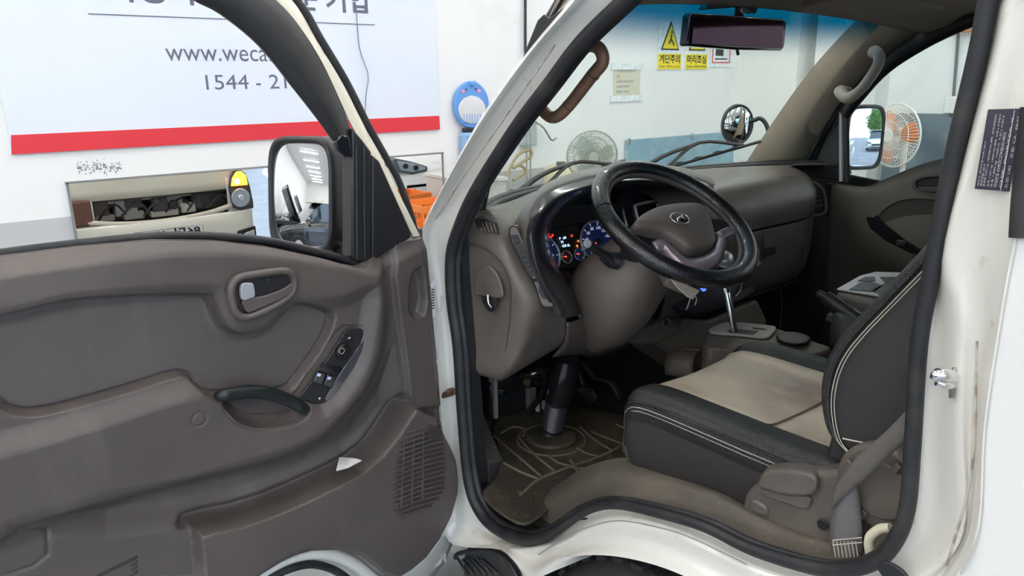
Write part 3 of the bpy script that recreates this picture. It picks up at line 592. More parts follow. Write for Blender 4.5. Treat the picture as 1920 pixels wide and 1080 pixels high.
# ---- windshield
def ws(u, v):
    """u 0..1 left to right, v 0..1 bottom to top"""
    k = 2*u-1; xb = .87+.765*k; yb = 1.70-.27*abs(k)**3; zb = 1.345+.015*abs(k)
    xt = .87+.70*k; yt = 1.27-.07*abs(k)**3; zt = 1.865-.035*k*k
    bow = .035*sin(pi*v)
    return np.array((xb+(xt-xb)*v, yb+(yt-yb)*v+bow, zb+(zt-zb)*v+bow*.5))
rows = [[ws(u, v) for u in np.linspace(0, 1, 21)] for v in np.linspace(0, 1, 9)]
WSG = glass('windshield_glass', (.92, 1.0, .96), tint=(.10, .215, (.0, .13, .26)))
wsh = loft('windshield', rows, WSG, truck, 1, 1, ang=60)
tube('windshield_gasket', [ws(u, 0) for u in np.linspace(0, 1, 21)], .013, BLACK, wsh, 8, 1)
tube('windshield_gasket', [ws(0, v) for v in np.linspace(0, 1, 9)], .012, BLACK, wsh, 8, 1); tube('windshield_gasket', [ws(1, v) for v in np.linspace(0, 1, 9)], .012, BLACK, wsh, 8, 1)
tube('windshield_gasket', [ws(u, 1) for u in np.linspace(0, 1, 21)], .012, BLACK, wsh, 8, 1)
# ---- wipers (outside the glass)
def wiper(pivot, tip, mid, label):
    out = np.array((0, .03, .012)); P0 = ws(*pivot)+out; P1 = ws(*tip)+out; M = ws(*mid)+out*1.6
    o = tube('wiper', [P0, P0+(M-P0)*.5+np.array((0, .015, .01)), M], [.010, .008, .006], BLACK, truck, 8, label=label)
    A = ws(pivot[0]+(tip[0]-pivot[0])*.18, pivot[1]+(tip[1]-pivot[1])*.18)+out*.6; B = P1-out*.4
    tube('wiper_blade', [A, (A+B)/2, B], .0055, RUBBER, o, 6, 3)
    tube('wiper_bridge', [A+(B-A)*.15+out*.2, M, A+(B-A)*.85+out*.2], .006, BLACK, o, 6, 4)
    for k in (.25, .42, .6, .78): tube('wiper_claw', [A+(B-A)*(k-.06), A+(B-A)*k+out*.35, A+(B-A)*(k+.06)], .004, BLACK, o, 6, 3)
    tube('wiper_pivot', [P0-np.array((0, -.02, .03)), P0+np.array((0, 0, .012))], .014, BLACK, o, 12, 1)
wiper((.20, -.05), (.50, .09), (.37, .075), 'black wiper lying low across the windshield behind the steering wheel')
wiper((.55, -.04), (.875, .14), (.74, .125), 'black wiper in front of the passenger side of the windshield')
# ---- passenger side structure: A-pillar trim, frame, sail, window
PXR = 1.60
PTR = mat('pillar_trim_taupe', (.24, .195, .15), .6, bump=('n', 600, .2))
pl = [at(*p, x=1.52) for p in ((1410,322),(1455,255),(1530,150),(1600,70),(1655,16),(1700,-30))]
pm = [at(*p, x=1.54) for p in ((1450,326),(1495,260),(1570,160),(1640,80),(1710,30),(1800,-20))]
pr_ = [at(*p, x=1.60) for p in ((1496,330),(1540,258),(1600,170),(1670,100),(1745,50),(1850,5))]
pz = [p+np.array((.03, .02, 0)) for p in pr_]
pt = loft('pillar_trim', [[p+np.array((.0, .05, 0)) for p in pl], pl, pm, pr_, pz], PTR, truck, 3, 4, flip=True, ang=60)
# grab handle on it
GH = mat('handle_taupe', (.36, .32, .26), .5)
gp = [at(*p, x=1.50) for p in ((1592,180),(1576,172),(1575,188),(1598,184),(1622,168),(1640,140),(1650,118),(1645,100),(1637,98))]
tube('grab_handle', [at(1590,174,x=1.535), at(1576,172,x=1.50), at(1590,184,x=1.47), at(1612,170,x=1.465), at(1630,148,x=1.465), at(1646,122,x=1.465), at(1648,105,x=1.475), at(1640,98,x=1.50), at(1645,104,x=1.54)], [.019,.021,.019,.0165,.0165,.0165,.018,.021,.019], GH, pt, 12, 5)
# driver grab handle seen through the opening
DH = mat('worn_handle_brown', (.21, .115, .07), .38, var=[(25, .45, .7, (.33, .19, .12), .7)])
hd_ = tube('grab_handle', [at(1022,185,x=.13), at(1010,195,x=.12)+np.array((0,0,0)), at(1028,217,x=.12), at(1045,218,x=.12), at(1068,196,x=.12), at(1110,142,x=.12), at(1130,116,x=.12), at(1124,92,x=.12), at(1105,85,x=.13), at(1088,95,x=.14)], [.013,.013,.0125,.0125,.0125,.0125,.0125,.0125,.013,.013], DH, truck, 14, 5)
for a in ((1066,198),(1113,140)): 
    p = at(*a, x=.12); d = at(1110,142,x=.12)-at(1068,196,x=.12); d /= np.linalg.norm(d); tube('handle_joint', [p-d*.001, p+d*.001], .0129, mat('joint_dark', (.08, .045, .03), .6), hd_, 14, 1)
# driver side inner pillar trim strip (behind the seal)
ws_l = [ws(0, v)+np.array((.005, -.01, 0)) for v in np.linspace(0, 1, 5)]
dpx = [(872,395),(925,320),(1000,225),(1090,110),(1195,-10)]
loft('pillar_trim', [ws_l, [at(*p, x=.06)+np.array((.005, .01, 0)) for p in dpx]], PTR, truck, 1, 4, thick=.006)
# passenger door: inner trim, built on x = PXR
dtp = lambda px, py, dx=0: at(px, py, x=PXR-dx)
pd_rows = [
 [dtp(1578,345,-.02),dtp(1625,350,-.02),dtp(1658,338,-.02),dtp(1715,314,-.02),dtp(1775,297,-.02),dtp(1850,285,-.02)],
 [dtp(1560,350,.0),dtp(1620,360,.01),dtp(1660,350,.015),dtp(1715,328,.015),dtp(1775,312,.015),dtp(1850,300,.015)],
 [dtp(1552,420,.0),dtp(1590,420,.01),dtp(1630,405,.03),dtp(1690,365,.03),dtp(1775,358,.03),dtp(1850,350,.03)],
 [dtp(1548,480,.0),dtp(1590,480,.01),dtp(1640,465,.05),dtp(1700,480,.06),dtp(1775,480,.06),dtp(1850,480,.06)],
 [dtp(1545,560,.0),dtp(1600,560,.0),dtp(1650,560,.0),dtp(1700,560,.0),dtp(1775,570,.0),dtp(1850,570,.0)],
 [dtp(1540,700,-.02),dtp(1600,720,-.02),dtp(1660,730,-.02),dtp(1720,740,-.02),dtp(1775,750,-.02),dtp(1850,750,-.02)]]
pdr = loft('passenger_door', pd_rows, DBROWN, truck, 4, 4, thick=.03, off=1, ang=60)
ins = [dtp(*p, .045) for p in ((1641,412),(1655,395),(1680,378),(1710,372),(1765,374),(1800,380),(1800,462),(1752,464),(1715,455),(1680,438),(1655,424))]
prism('fabric_insert', ins, (.02, 0, 0), mat('dark_insert', (.055, .048, .043), .8, bump=('n', 900, .4)), pdr, .006)
tube('insert_edge', [p-np.array((.002, 0, 0)) for p in ins], .003, DBROWN, pdr, 8, 3, closed=True)
arm = [dtp(*p, .068) for p in ((1622,408),(1640,404),(1660,424),(1695,450),(1725,468),(1760,476),(1740,484),(1705,474),(1660,452),(1630,428))]
prism('armrest_switch_panel', arm, (.02, 0, 0), GLOSSB, pdr, .004)
box('window_switch', dtp(1690,456,.072), (.01, .03, .02), BLACK, pdr, .003)
tube('handle_bezel', [dtp(*p, .03) for p in ((1716,352),(1718,338),(1735,331),(1765,330),(1790,334),(1790,360),(1765,365),(1735,362))], .006, DBROWN, pdr, 8, 4, closed=True)
prism('handle_recess', [dtp(*p, .03) for p in ((1718,350),(1722,338),(1740,333),(1790,334),(1790,348),(1740,350))], (.015, 0, 0), BLACK, pdr, .003)
prism('door_handle', [dtp(*p, .04) for p in ((1720,350),(1745,350),(1790,349),(1790,361),(1750,362),(1728,360))], (.015, 0, 0), DBROWN, pdr, .004)
# black sail + frame + glass
prism('mirror_sail', [dtp(*p, -.01) for p in ((1494,332),(1530,272),(1572,198),(1580,196),(1578,340),(1545,334))], (.03, 0, 0), BLACK, pdr, .004)
tube('window_channel', [dtp(1577,196,.0), dtp(1577,340,.0)], .007, SILVER, pdr, 8, 1); tube('window_channel', [dtp(1586,196,-.0), dtp(1588,342,-.0)], .010, BLACK, pdr, 8, 1)
fo = ((1568,205),(1600,158),(1660,98),(1730,52),(1830,12),(1900,-10)); fi = ((1590,225),(1612,195),(1668,135),(1745,86),(1829,48),(1900,25))
loft('window_frame', [[dtp(*p, .005) for p in fo], [dtp(*(.5*(np.array(a)+np.array(b))), .02) for a, b in zip(fo, fi)], [dtp(*p, .0) for p in fi], [dtp(*p, -.04) for p in fi]], BLACK, pdr, 2, 5, flip=True, ang=60)
tube('frame_bead', [dtp(1500,326,.012), dtp(1572,196,.012), dtp(1650,102,.012), dtp(1735,44,.012), dtp(1840,2,.012)], .006, RUBBER, pdr, 8, 4)
prism('window_glass', [dtp(*p, -.03) for p in ((1586,350),(1592,220),(1612,192),(1668,132),(1745,84),(1829,46),(1900,24),(1900,290),(1775,300),(1658,342))], (.004, 0, 0), glass('side_glass', (.88, .93, .92)), pdr)
tube('belt_moulding', [dtp(1588,350,-.02), dtp(1625,353,-.02), dtp(1658,340,-.02), dtp(1715,316,-.02), dtp(1775,299,-.02), dtp(1850,287,-.02)], .006, BLACK, pdr, 8, 4)
# outer right side skin below belt (keeps the cab closed)
prism('cab_side_right', [(1.70, -.3, .6), (1.70, 1.5, .6), (1.70, 1.5, 1.27), (1.70, 1.2, 1.27), (1.70, 1.0, 1.36), (1.70, -.3, 1.38)], (.03, 0, 0), PAINTO, truck)
prism('rear_quarter_right', [(1.66, -.3, 1.3), (1.66, .42, 1.3), (1.60, .36, 1.88), (1.60, -.3, 1.88)], (.03, 0, 0), PAINTO, truck)
prism('rear_quarter_left', [(.08, -.3, .9), (.08, .30, .9), (.08, .34, 1.3), (.12, .28, 1.88), (.12, -.3, 1.88)], (-.03, 0, 0), DBROWN, truck)
# passenger side mirror (convex, faces the rear)
def convex_mirror(name, c, nrm, w, h, R_, parent, housing_depth=.05, corner=.03, seg=16):
    u, v, n_ = frame_axes(nrm); V = []; Fc = []; N = seg
    out = []
    for i in range(N+1):
        for j in range(N+1):
            a = (i/N*2-1); b = (j/N*2-1)
            # squircle mapping for rounded corners
            sx = a*sqrt(max(0, 1-.18*b**8)); sy_ = b*sqrt(max(0, 1-.18*a**8))
            x_, y_ = sx*w/2, sy_*h/2; V.append(c+u*x_+v*y_-n_*((x_*x_+y_*y_)/(2*R_)))
    o = mesh(name, V, grid_faces(N+1, N+1), MIRROR, parent, True, None, 80)
    return o
def mirror_housing(name, c, nrm, w, h, depth, m, parent, lab=None):
    u, v, n_ = frame_axes(nrm); rows = []
    def rr(sw, sh, d, e=5):
        return [c+u*(w/2*sw)*np.sign(cos(t))*abs(cos(t))**(2/e)+v*(h/2*sh)*np.sign(sin(t))*abs(sin(t))**(2/e)-n_*d for t in np.linspace(0, 2*pi, 40, endpoint=False)]
    rows = [rr(.93, .95, .006), rr(.96, .97, -.006), rr(1.06, 1.05, -.008), rr(1.12, 1.09, .006), rr(1.12, 1.09, depth*.5), rr(1.0, 1.0, depth*.85), rr(.7, .75, depth), rr(.1, .1, depth)]
    return loft(name, rows, m, parent, 2, 1, cv=True, flip=False, ang=50, label=lab)
rmc = at(1621, 258, x=1.80); nrm_r = np.array((-.50, -.86, .03))
mh = mirror_housing('side_mirror', rmc, nrm_r, .135, .215, .07, BLACK, truck, 'black passenger side mirror reflecting the yard')
convex_mirror('mirror_glass', rmc+np.array(nrm_r)*.004, nrm_r, .130, .208, 1.6, mh)
tube('mirror_arm', [rmc+np.array((-.03, .03, -.12)), rmc+np.array((-.08, .05, -.16)), (1.66, 1.42, 1.27)], .013, BLACK, mh, 10)
# round auxiliary mirror on bent stalk at the front right corner
rc = at(1383, 234, x=1.62); nr = np.array((-.62, -.78, -.05))
am = disc('auxiliary_mirror', rc-nr*.03, nr, .060, .03, BLACK, truck, 40, .006, ry=.078, label='round convex auxiliary mirror on a bent black stalk outside the windshield')
u_, v_, n_ = frame_axes(nr); V = []; 
rows = [[rc+(u_*.054*cos(t)+v_*.071*sin(t))*q+nr*(.016-.012*q*q) for t in np.linspace(0, 2*pi, 36, endpoint=False)] for q in (.02, .3, .55, .8, 1)]
loft('mirror_glass', rows, MIRROR, am, 2, 1, cv=True, caps=True, ang=80)
ring('mirror_rim', rc+nr*.004, nr, .057, .004, BLACK, am, 40, ry=.075)
tube('mirror_stalk', [rc-nr*.035, at(1412, 226, x=1.66), at(1425, 222, x=1.67), at(1436, 232, x=1.68), at(1443, 255, x=1.68), at(1450, 290, x=1.68)], .0085, BLACK, am, 10)
# rearview mirror
c_ = at(1383, 60, x=.85); ax = (at(1470, 63, y=c_[1])-at(1297, 57, y=c_[1])); 
q4 = [at(*p, y=1.25) for p in ((1296,28),(1300,24),(1470,35),(1476,40),(1472,88),(1466,95),(1380,93),(1290,86),(1290,80))]
rv = prism('rearview_mirror', q4, (0, .03, 0), GLOSSB, truck, .006, label='black rectangular rearview mirror hanging from the windshield top')
prism('mirror_glass', [at(*p, y=1.247) for p in ((1301,31),(1467,40),(1465,90),(1296,82))], (0, -.002, 0), mat('dark_mirror', (.05, .03, .045), .05, metal=1), rv)
tube('mirror_stem', [at(1385,30,y=1.27), at(1387,12,y=1.29), at(1390,-10,y=1.30)], .012, BLACK, rv, 12); prism('sensor_cover', [at(*p, y=1.285) for p in ((1325,18),(1335,2),(1345,-15),(1420,-15),(1424,10),(1418,26),(1395,12))], (0, .03, 0), BLACK, rv, .004)
tube('mirror_tab', [at(1382,94,y=1.255), at(1384,103,y=1.25)], .004, BLACK, rv, 8, 1)
# sun visors
for nm, pts in (('sun_visor', [(1.02,1.20,1.853),(1.50,1.16,1.835),(1.50,1.02,1.855),(1.02,1.05,1.875)]), ('sun_visor', [(.26,1.12,1.843),(.72,1.18,1.857),(.72,1.03,1.877),(.26,.98,1.86)])):
    prism(nm, pts, (0, 0, -.018), HEAD, truck, .008)
# ---- truck front (seen in the wall mirror)
YF = 2.0
fp = loft('front_panel', [[(.03, YF-.02, z), (.5, YF+.02, z), (.87, YF+.03, z), (1.24, YF+.02, z), (1.58, YF-.02, z)] for z in (.665, .9)]+[[(.20, YF-.06, 1.08), (.5, YF-.02, 1.1), (.87, YF+.0, 1.1), (1.24, YF-.02, 1.1), (1.58, YF-.06, 1.1)], [(.42, YF-.14, 1.16), (.6, YF-.12, 1.24), (.87, YF-.12, 1.28), (1.24, YF-.12, 1.28), (1.58, YF-.14, 1.26)]], mat('front_cream', (.66, .63, .50), .12, coat=.8), truck, 3, 4, thick=.01)
bp_ = loft('front_bumper', [[(.0, YF-.15, z), (.06, YF+.01, z), (.4, YF+.06+b, z), (.87, YF+.08+b, z), (1.34, YF+.06+b, z), (1.68, YF+.01, z), (1.74, YF-.15, z)] for z, b in ((.10, -.02), (.2, 0), (.36, 0), (.43, -.03))], mat('bumper_cream', (.68, .66, .56), .25, coat=.5), truck, 3, 4, thick=.01)
prism('license_plate', [(.55, YF+.085, .24), (1.19, YF+.085, .24), (1.19, YF+.085, .35), (.55, YF+.085, .35)], (0, .006, 0), mat('plate_white', (.8, .8, .78), .4), bp_, .003)
for a, b, sx, sz in ((.87, .345, .62, .004), (.87, .245, .62, .004), (.557, .295, .004, .1), (1.183, .295, .004, .1)): box('plate_border', (a, YF+.093, b), (sx, .002, sz), BLACK, bp_)
text('plate_number', '86더 4927', (1.16, YF+.0925, .26), (-1, 0, 0), Z, .10, BLACK, bp_, width=.57, bold=.003)
for s in (1,):
    mx = (lambda v: v) if s else (lambda v: 1.74-v)
    hs = prism('headlamp', [(mx(a), YF-.02, b) for a, b in ((1.50, .68), (1.53, .78), (1.58, .845), (1.64, .85), (1.69, .80), (1.72, .66), (1.735, .50), (1.73, .44), (1.60, .43), (1.52, .47))], (0, .05, 0), mat('lamp_housing_dark', (.05, .05, .055), .3), truck, .01)
    prism('turn_lamp', [(mx(a), YF+.032, b) for a, b in ((1.52, .69), (1.54, .77), (1.585, .83), (1.635, .835), (1.68, .79), (1.69, .69))], (0, .02, 0), mat('amber_lit_%d' % s, (1, .35, .02), .2, emit=((1, .30, .02), 4.0)), hs, .008)
    disc('turn_bulb', (mx(1.58), YF+.055, .735), (0, 1, 0), .028, .008, mat('bulb_lit_%d' % s, (1, .8, .3), .2, emit=((1, .75, .25), 12)), hs, 16, .003)
    disc('lamp_bowl', (mx(1.605), YF+.034, .565), (0, 1, 0), .095, .012, REFL, hs, 32, .01); disc('bulb_cap', (mx(1.605), YF+.05, .565), (0, 1, 0), .03, .02, CHROME, hs, 20, .006)
    disc('lens', (mx(1.605), YF+.06, .565), (0, 1, 0), .10, .004, LENS, hs, 32)
    prism('fog_lamp', [(mx(a), YF+.03, b) for a, b in ((1.50, .15), (1.53, .23), (1.72, .26), (1.72, .10), (1.52, .08))], (0, .03, 0), BLACK, bp_, .006); prism('fog_lens', [(mx(a), YF+.062, b) for a, b in ((1.56, .15), (1.60, .20), (1.70, .225), (1.70, .14))], (0, .006, 0), REFL, bp_, .004)
box('lamp_cavity', (.10, YF-.03, .56), (.30, .1, .24), mat('cavity_red_brown', (.12, .05, .03), .6), truck, .02)  # dark red-brown box filling the space of the missing left headlamp
eb = box('radiator_support', (.87, YF-.28, .55), (1.5, .04, .34), BLACK, truck)
tube('bumper_beam', [(.20, YF-.0, .47), (.5, YF+.03, .425), (.87, YF+.04, .415), (1.25, YF+.03, .44), (1.56, YF-.01, .50)], .022, mat('beam_cream', (.58, .54, .42), .4), eb, 8, flat=1.2)
tube('hood_latch_bar', [(.18, YF-.06, .655), (.87, YF-.02, .66), (1.54, YF-.06, .655)], .015, DBROWN, eb, 8)
random.seed(5)
EM = [mat('engine_grey', (.30, .29, .26), .6), BLACK, mat('engine_brown', (.12, .09, .07), .7), BLACK, mat('tank_cream', (.55, .52, .42), .5), STEEL, mat('engine_darkgrey', (.07, .07, .07), .6)]
for x, z, wx, wz, k in ((.30, .57, .22, .16, 2), (.30, .48, .3, .06, 0), (.56, .56, .2, .16, 0), (.62, .60, .16, .10, 6), (.62, .48, .18, .08, 0), (.86, .56, .15, .14, 6), (.90, .47, .26, .07, 4), (1.0, .57, .16, .12, 0), (1.12, .50, .14, .1, 4), (1.32, .555, .32, .17, 1), (1.22, .55, .06, .14, 6), (.45, .62, .5, .03, 4), (1.0, .63, .6, .03, 0)):
    box('engine_component', (x, YF-.18+.02*random.random(), z), (wx, .14, wz), EM[k], eb, .012)
for k in range(6): tube('engine_hose', [(.3+.2*k, YF-.10, .46+.02*(k % 2)), (.38+.2*k, YF-.07, .56), (.47+.2*k, YF-.09, .60), (.55+.2*k, YF-.10, .50)], .010, EM[(1, 6, 2)[k % 3]], eb, 8)
disc('pump', (.98, YF-.1, .55), (0, 1, 0), .045, .05, BLACK, eb, 20, .006); disc('pump', (.82, YF-.1, .60), (0, 1, 0), .03, .05, EM[6], eb, 20, .006)
box('chassis', (.87, .0, .40), (.9, 3.4, .14), BLACK, truck, .01)
box('cab_underside', (.87, .75, .63), (1.56, 1.95, .03), BLACK, truck)
# cargo bed behind the cab
box('cargo_bed', (.87, -1.9, .95), (1.7, 2.6, .32), PAINTO, truck, .01)
box('bed_floor', (.87, -1.9, .80), (1.62, 2.5, .04), BLACK, truck)
for s in (.16, 1.58):
    rw = prism('rear_wheel', [(s-.12, -2.1+.3*cos(2*pi*k/36), .30+.3*sin(2*pi*k/36)) for k in range(36)], (.24, 0, 0), TYRE, truck, .03)
prism('front_wheel', [(1.51, .80+.335*cos(2*pi*k/48), .40+.335*sin(2*pi*k/48)) for k in range(48)], (.2, 0, 0), TYRE, truck, .03)
# ================================================================== DRIVER DOOR (opened about 84 degrees)
DH0 = np.array((0, 1.45, 0)); DE = np.array((-.995, -.1, 0)); DN = np.array((.1, -.995, 0)); DN /= np.linalg.norm(DN); DE /= np.linalg.norm(DE)
def dst(px, py, d=0):
    q = on(px, py, DH0+DN*d, DN)-DH0; return np.array((q@DE, q[2]))
def dp(px, py, d=0): return on(px, py, DH0+DN*d, DN)
def dw(s, t, d): return DH0+DE*s+np.array((0, 0, t))+DN*d
def sm(a, b, x): t = np.clip((x-a)/(b-a), 0, 1); return t*t*(3-2*t)
def sdf(poly, S_, T_):
    """signed distance, positive inside"""
    P = np.array(poly); d = np.full(S_.shape, 1e9); ins = np.zeros(S_.shape, bool); n = len(P)
    for i in range(n):
        a, b = P[i], P[(i+1) % n]; e = b-a; w0, w1 = S_-a[0], T_-a[1]; t = np.clip((w0*e[0]+w1*e[1])/(e@e+1e-12), 0, 1)
        d = np.minimum(d, (w0-e[0]*t)**2+(w1-e[1]*t)**2)
        c = ((a[1] > T_) != (b[1] > T_)) & (S_ < (b[0]-a[0])*(T_-a[1])/(b[1]-a[1]+1e-12)+a[0]); ins ^= c
    return np.where(ins, 1, -1)*np.sqrt(d)
pl_ = lambda pts, d=0, sub=0: [dst(*p, d) for p in (cr(pts, sub, True) if sub else pts)]
top = sorted([tuple(dst(*p)) for p in ((-260,520),(-120,497),(0,479),(150,460),(300,446),(420,447),(520,458),(620,478),(668,491),(690,494),(715,482),(750,464),(786,447),(798,446))])
bot = sorted([tuple(dst(*p)) for p in ((-260,1290),(-100,1180),(20,1130),(200,1095),(380,1090),(452,1082),(482,1062),(513,1043),(540,1031),(568,1023),(617,1021),(660,1033),(685,1050),(703,1067),(727,1077),(755,1060),(782,1037),(808,1002),(827,965),(838,925),(846,870))])
ns, nt = 420, 460
s_lo, s_hi = -.002, .985
sv = np.linspace(0, 1, ns); tv = np.linspace(0, 1, nt)
def edge_s(t):   # hinge side edge of trim as function of height
    e = sorted([tuple(dst(*p)[::-1]) for p in ((798,446),(803,500),(808,560),(815,640),(822,720),(830,800),(842,850),(846,872))]); e = np.array(e); return np.interp(t, e[:, 0], e[:, 1])
tops = np.array(top); bots = np.array(bot)
Sg = np.zeros((ns, nt)); Tg = np.zeros((ns, nt))
for i, a in enumerate(sv):
    s0 = s_lo+(s_hi-s_lo)*a
    tt = np.interp(s0, tops[:, 0], tops[:, 1]); tb = np.interp(s0, bots[:, 0], bots[:, 1]); Tg[i] = tb+(tt-tb)*tv
    es = edge_s(Tg[i]); Sg[i] = es+(s_hi-es)*a
H = np.zeros((ns, nt))
raised = pl_([(-300,500),(0,470),(300,430),(520,445),(690,485),(706,520),(714,560),(708,640),(685,710),(640,770),(590,815),(520,850),(400,885),(200,945),(0,1005),(-300,1090)], 0, 3)
sd = sdf(raised, Sg, Tg); H += .050*sm(-.03, .035, sd)-.0
H -= .012*sm(.03, .0, (np.interp(Sg, tops[:, 0], tops[:, 1])-Tg))
D5 = .05
B = pl_([(-300,660),(0,592),(130,562),(270,553),(385,552),(402,560),(412,585),(424,610),(445,624),(480,625),(520,606),(545,580),(560,568),(600,574),(632,590),(626,625),(605,665),(575,705),(545,738),(470,745),(398,745),(372,728),(343,709),(250,738),(130,772),(60,785),(20,778),(0,765),(-60,740),(-300,800)], .04, 3)
sb = sdf(B, Sg, Tg); H -= .020*sm(-.003, .006, sb)+.005*np.exp(-((sb-.006)/.0028)**2)
sh = pl_([(-300,620),(0,590),(130,560),(290,545),(395,540),(420,560),(430,600),(450,620),(500,614),(545,570),(600,565),(650,560),(706,540),(700,620),(680,700),(610,780),(545,760),(470,765),(400,752),(360,742),(200,792),(0,850),(-300,925)], .05, 3)
H -= .020*sm(-.012, .030, sdf(sh, Sg, Tg))
# pull cup
cup = pl_([(418,752),(440,745),(500,742),(560,752),(582,765),(570,780),(540,795),(490,803),(450,795),(425,775)], .04, 3); H -= .045*sm(-.006, .022, sdf(cup, Sg, Tg))
# hollow under the armrest and pocket mouth
hol = pl_([(0,960),(200,905),(420,870),(560,840),(650,790),(700,720),(735,650),(760,760),(720,815),(660,872),(560,922),(440,967),(385,978),(200,1010),(0,1010)]); H -= .030*sm(-.01, .05, sdf(hol, Sg, Tg))
# pocket front panel
pk = pl_([(356,986),(385,978),(440,967),(500,947),(560,922),(610,898),(660,872),(695,842),(720,812),(745,775),(762,752),(772,760),(800,770),(840,850),(860,1000),(760,1100),(600,1200),(370,1200),(362,1050)])
sp_ = sdf(pk, Sg, Tg); H += .044*sm(-.001, .008, sp_)
lipm = sm(-.012, .004, sdf(hol, Sg, Tg))*(sp_ < .004); H -= .030*lipm*np.exp(-((sp_+.008)/.012)**2)
# hinge side strip, its recess and bottom step
stp_ = pl_([(742,440),(830,440),(850,760),(775,765),(764,740),(757,680),(745,600),(735,520)]); H += .012*sm(-.006, .006, sdf(stp_, Sg, Tg))
rec = pl_([(762,585),(762,530),(772,505),(786,498),(793,520),(796,560),(790,590),(775,598)]); H -= .022*sm(-.004, .012, sdf(rec, Sg, Tg))
# crease lines
crs = pl_([(560,748),(640,628),(655,616),(686,617),(686,632),(612,752),(600,757),(566,753)], .05); H -= .003*sm(-.006, .0, sdf(crs, Sg, Tg))
tab = pl_([(-60,1005),(0,1000),(75,988),(90,996),(90,1040),(62,1062),(0,1082),(-60,1100)]); sdt = sdf(tab, Sg, Tg); H -= .004*np.exp(-(sdt/.003)**2)
cap_ = dst(370, 783, .04); rr_ = np.sqrt((Sg-cap_[0])**2+(Tg-cap_[1])**2); H -= .002*np.exp(-((rr_-.013)/.002)**2)
# rounded outer borders falling back
H -= .02*sm(.985, 1, 1-np.abs(0*Sg)) * 0
eb_ = Tg-np.interp(Sg, bots[:, 0], bots[:, 1]); H -= .014*sm(.02, .0, eb_)
H -= .012*sm(.02, .0, Sg-edge_s(Tg))
P3 = DH0+Sg[..., None]*DE+Tg[..., None]*np.array((0, 0, 1.))+H[..., None]*DN
# skirt going back to the steel shell
sk = P3.reshape(-1, 3)
idx = lambda i, j: i*nt+j
per = [idx(i, 0) for i in range(ns)]+[idx(ns-1, j) for j in range(1, nt)]+[idx(i, nt-1) for i in range(ns-2, -1, -1)]+[idx(0, j) for j in range(nt-2, 0, -1)]
V = np.vstack([sk, sk[per]*0+sk[per]-DN*.06]); base = ns*nt; Fc = grid_faces(ns, nt, flip=False)
for k in range(len(per)): Fc.append((per[k], base+k, base+(k+1) % len(per), per[(k+1) % len(per)]))
# steel shell first (parent), trim as its child
def hd(px, py):
    s, t = dst(px, py, .02); i = np.argmin(((Sg-s)**2+(Tg-t)**2).ravel()); return H.ravel()[i]
def dsurf(px, py, off=0):
    """point on the trim surface under a pixel"""
    d = .02
    for _ in range(4): s, t = dst(px, py, d); i = np.argmin(((Sg-s)**2+(Tg-t)**2).ravel()); d = H.ravel()[i]
    return dp(px, py, d+off)
shell_pts = [(808,447),(812,560),(822,700),(836,840),(848,880),(840,985),(832,1060),(790,1085),(740,1110),(690,1125),(640,1090),(600,1062),(555,1052),(500,1068),(460,1095),(380,1120),(200,1130),(0,1160),(-260,1340),(-260,540),(0,515),(150,496),(300,486),(420,490),(520,505),(620,530),(690,545),(750,520)]
shell = prism('driver_door', [dp(*p, -.045) for p in shell_pts], -DN*.08, PAINT, truck, .012, seg=3)
trim_o = mesh('door_trim', V, Fc, BROWN, shell, True, None, 70)
SPD = mat('speaker_dark', (.05, .039, .034), .7)
trim_o.data.materials.append(BROWN2); trim_o.data.materials.append(SPD)
spk = pl_(cr([(752,826),(800,797),(824,797),(829,850),(829,905),(816,935),(788,954),(762,963),(743,958),(737,930),(739,880),(744,845)], 4, True), .032); ss = sdf(spk, Sg, Tg)
mi = np.zeros(len(trim_o.data.polygons), dtype=np.int32); sm_ = np.zeros((ns-1, nt-1), dtype=np.int32); sm_[sb[:-1, :-1] > .007] = 1; sm_[ss[:-1, :-1] > .004] = 2
mi[:(ns-1)*(nt-1)] = sm_.ravel(); trim_o.data.polygons.foreach_set('material_index', mi)
# white steel lower edge visible around the wheel arch cut out, with black seal
tube('door_edge', [dp(*p, .0) for p in ((430,1110),(470,1086),(513,1058),(550,1042),(590,1036),(632,1042),(668,1060),(700,1085),(725,1100))], .016, PAINT, shell, 10)
tube('door_lower_seal', [dp(*p, .012) for p in ((470,1110),(505,1084),(545,1066),(585,1058),(625,1068),(655,1088),(670,1105))], .009, RUBBER, shell, 10)
loft('door_lower_flange', [[dp(*p, -.0) for p in ((690,1090),(745,1075),(795,1030),(822,985),(832,940),(846,880))], [dp(*p, -.03) for p in ((720,1110),(775,1085),(820,1040),(840,1000),(846,950),(852,890))], [dp(*p, -.08) for p in ((740,1120),(800,1090),(832,1050),(848,1010),(852,960),(856,900))]], PAINT, shell, 2, 4, thick=.004)
# belt weatherstrip along window sill
tube('belt_weatherstrip', [dp(*p, -.012) for p in ((-200,508),(0,476),(150,457),(300,443),(420,444),(520,455),(620,479),(668,493))], .008, RUBBER, shell, 8, 4)
loft('belt_backing', [[dp(a, b+o_, -.022) for a, b in ((-200,508),(0,476),(150,457),(300,443),(420,443),(520,452),(620,474),(668,489),(720,500))] for o_ in (0, 30)], BLACK, shell, 1, 3, thick=.004)
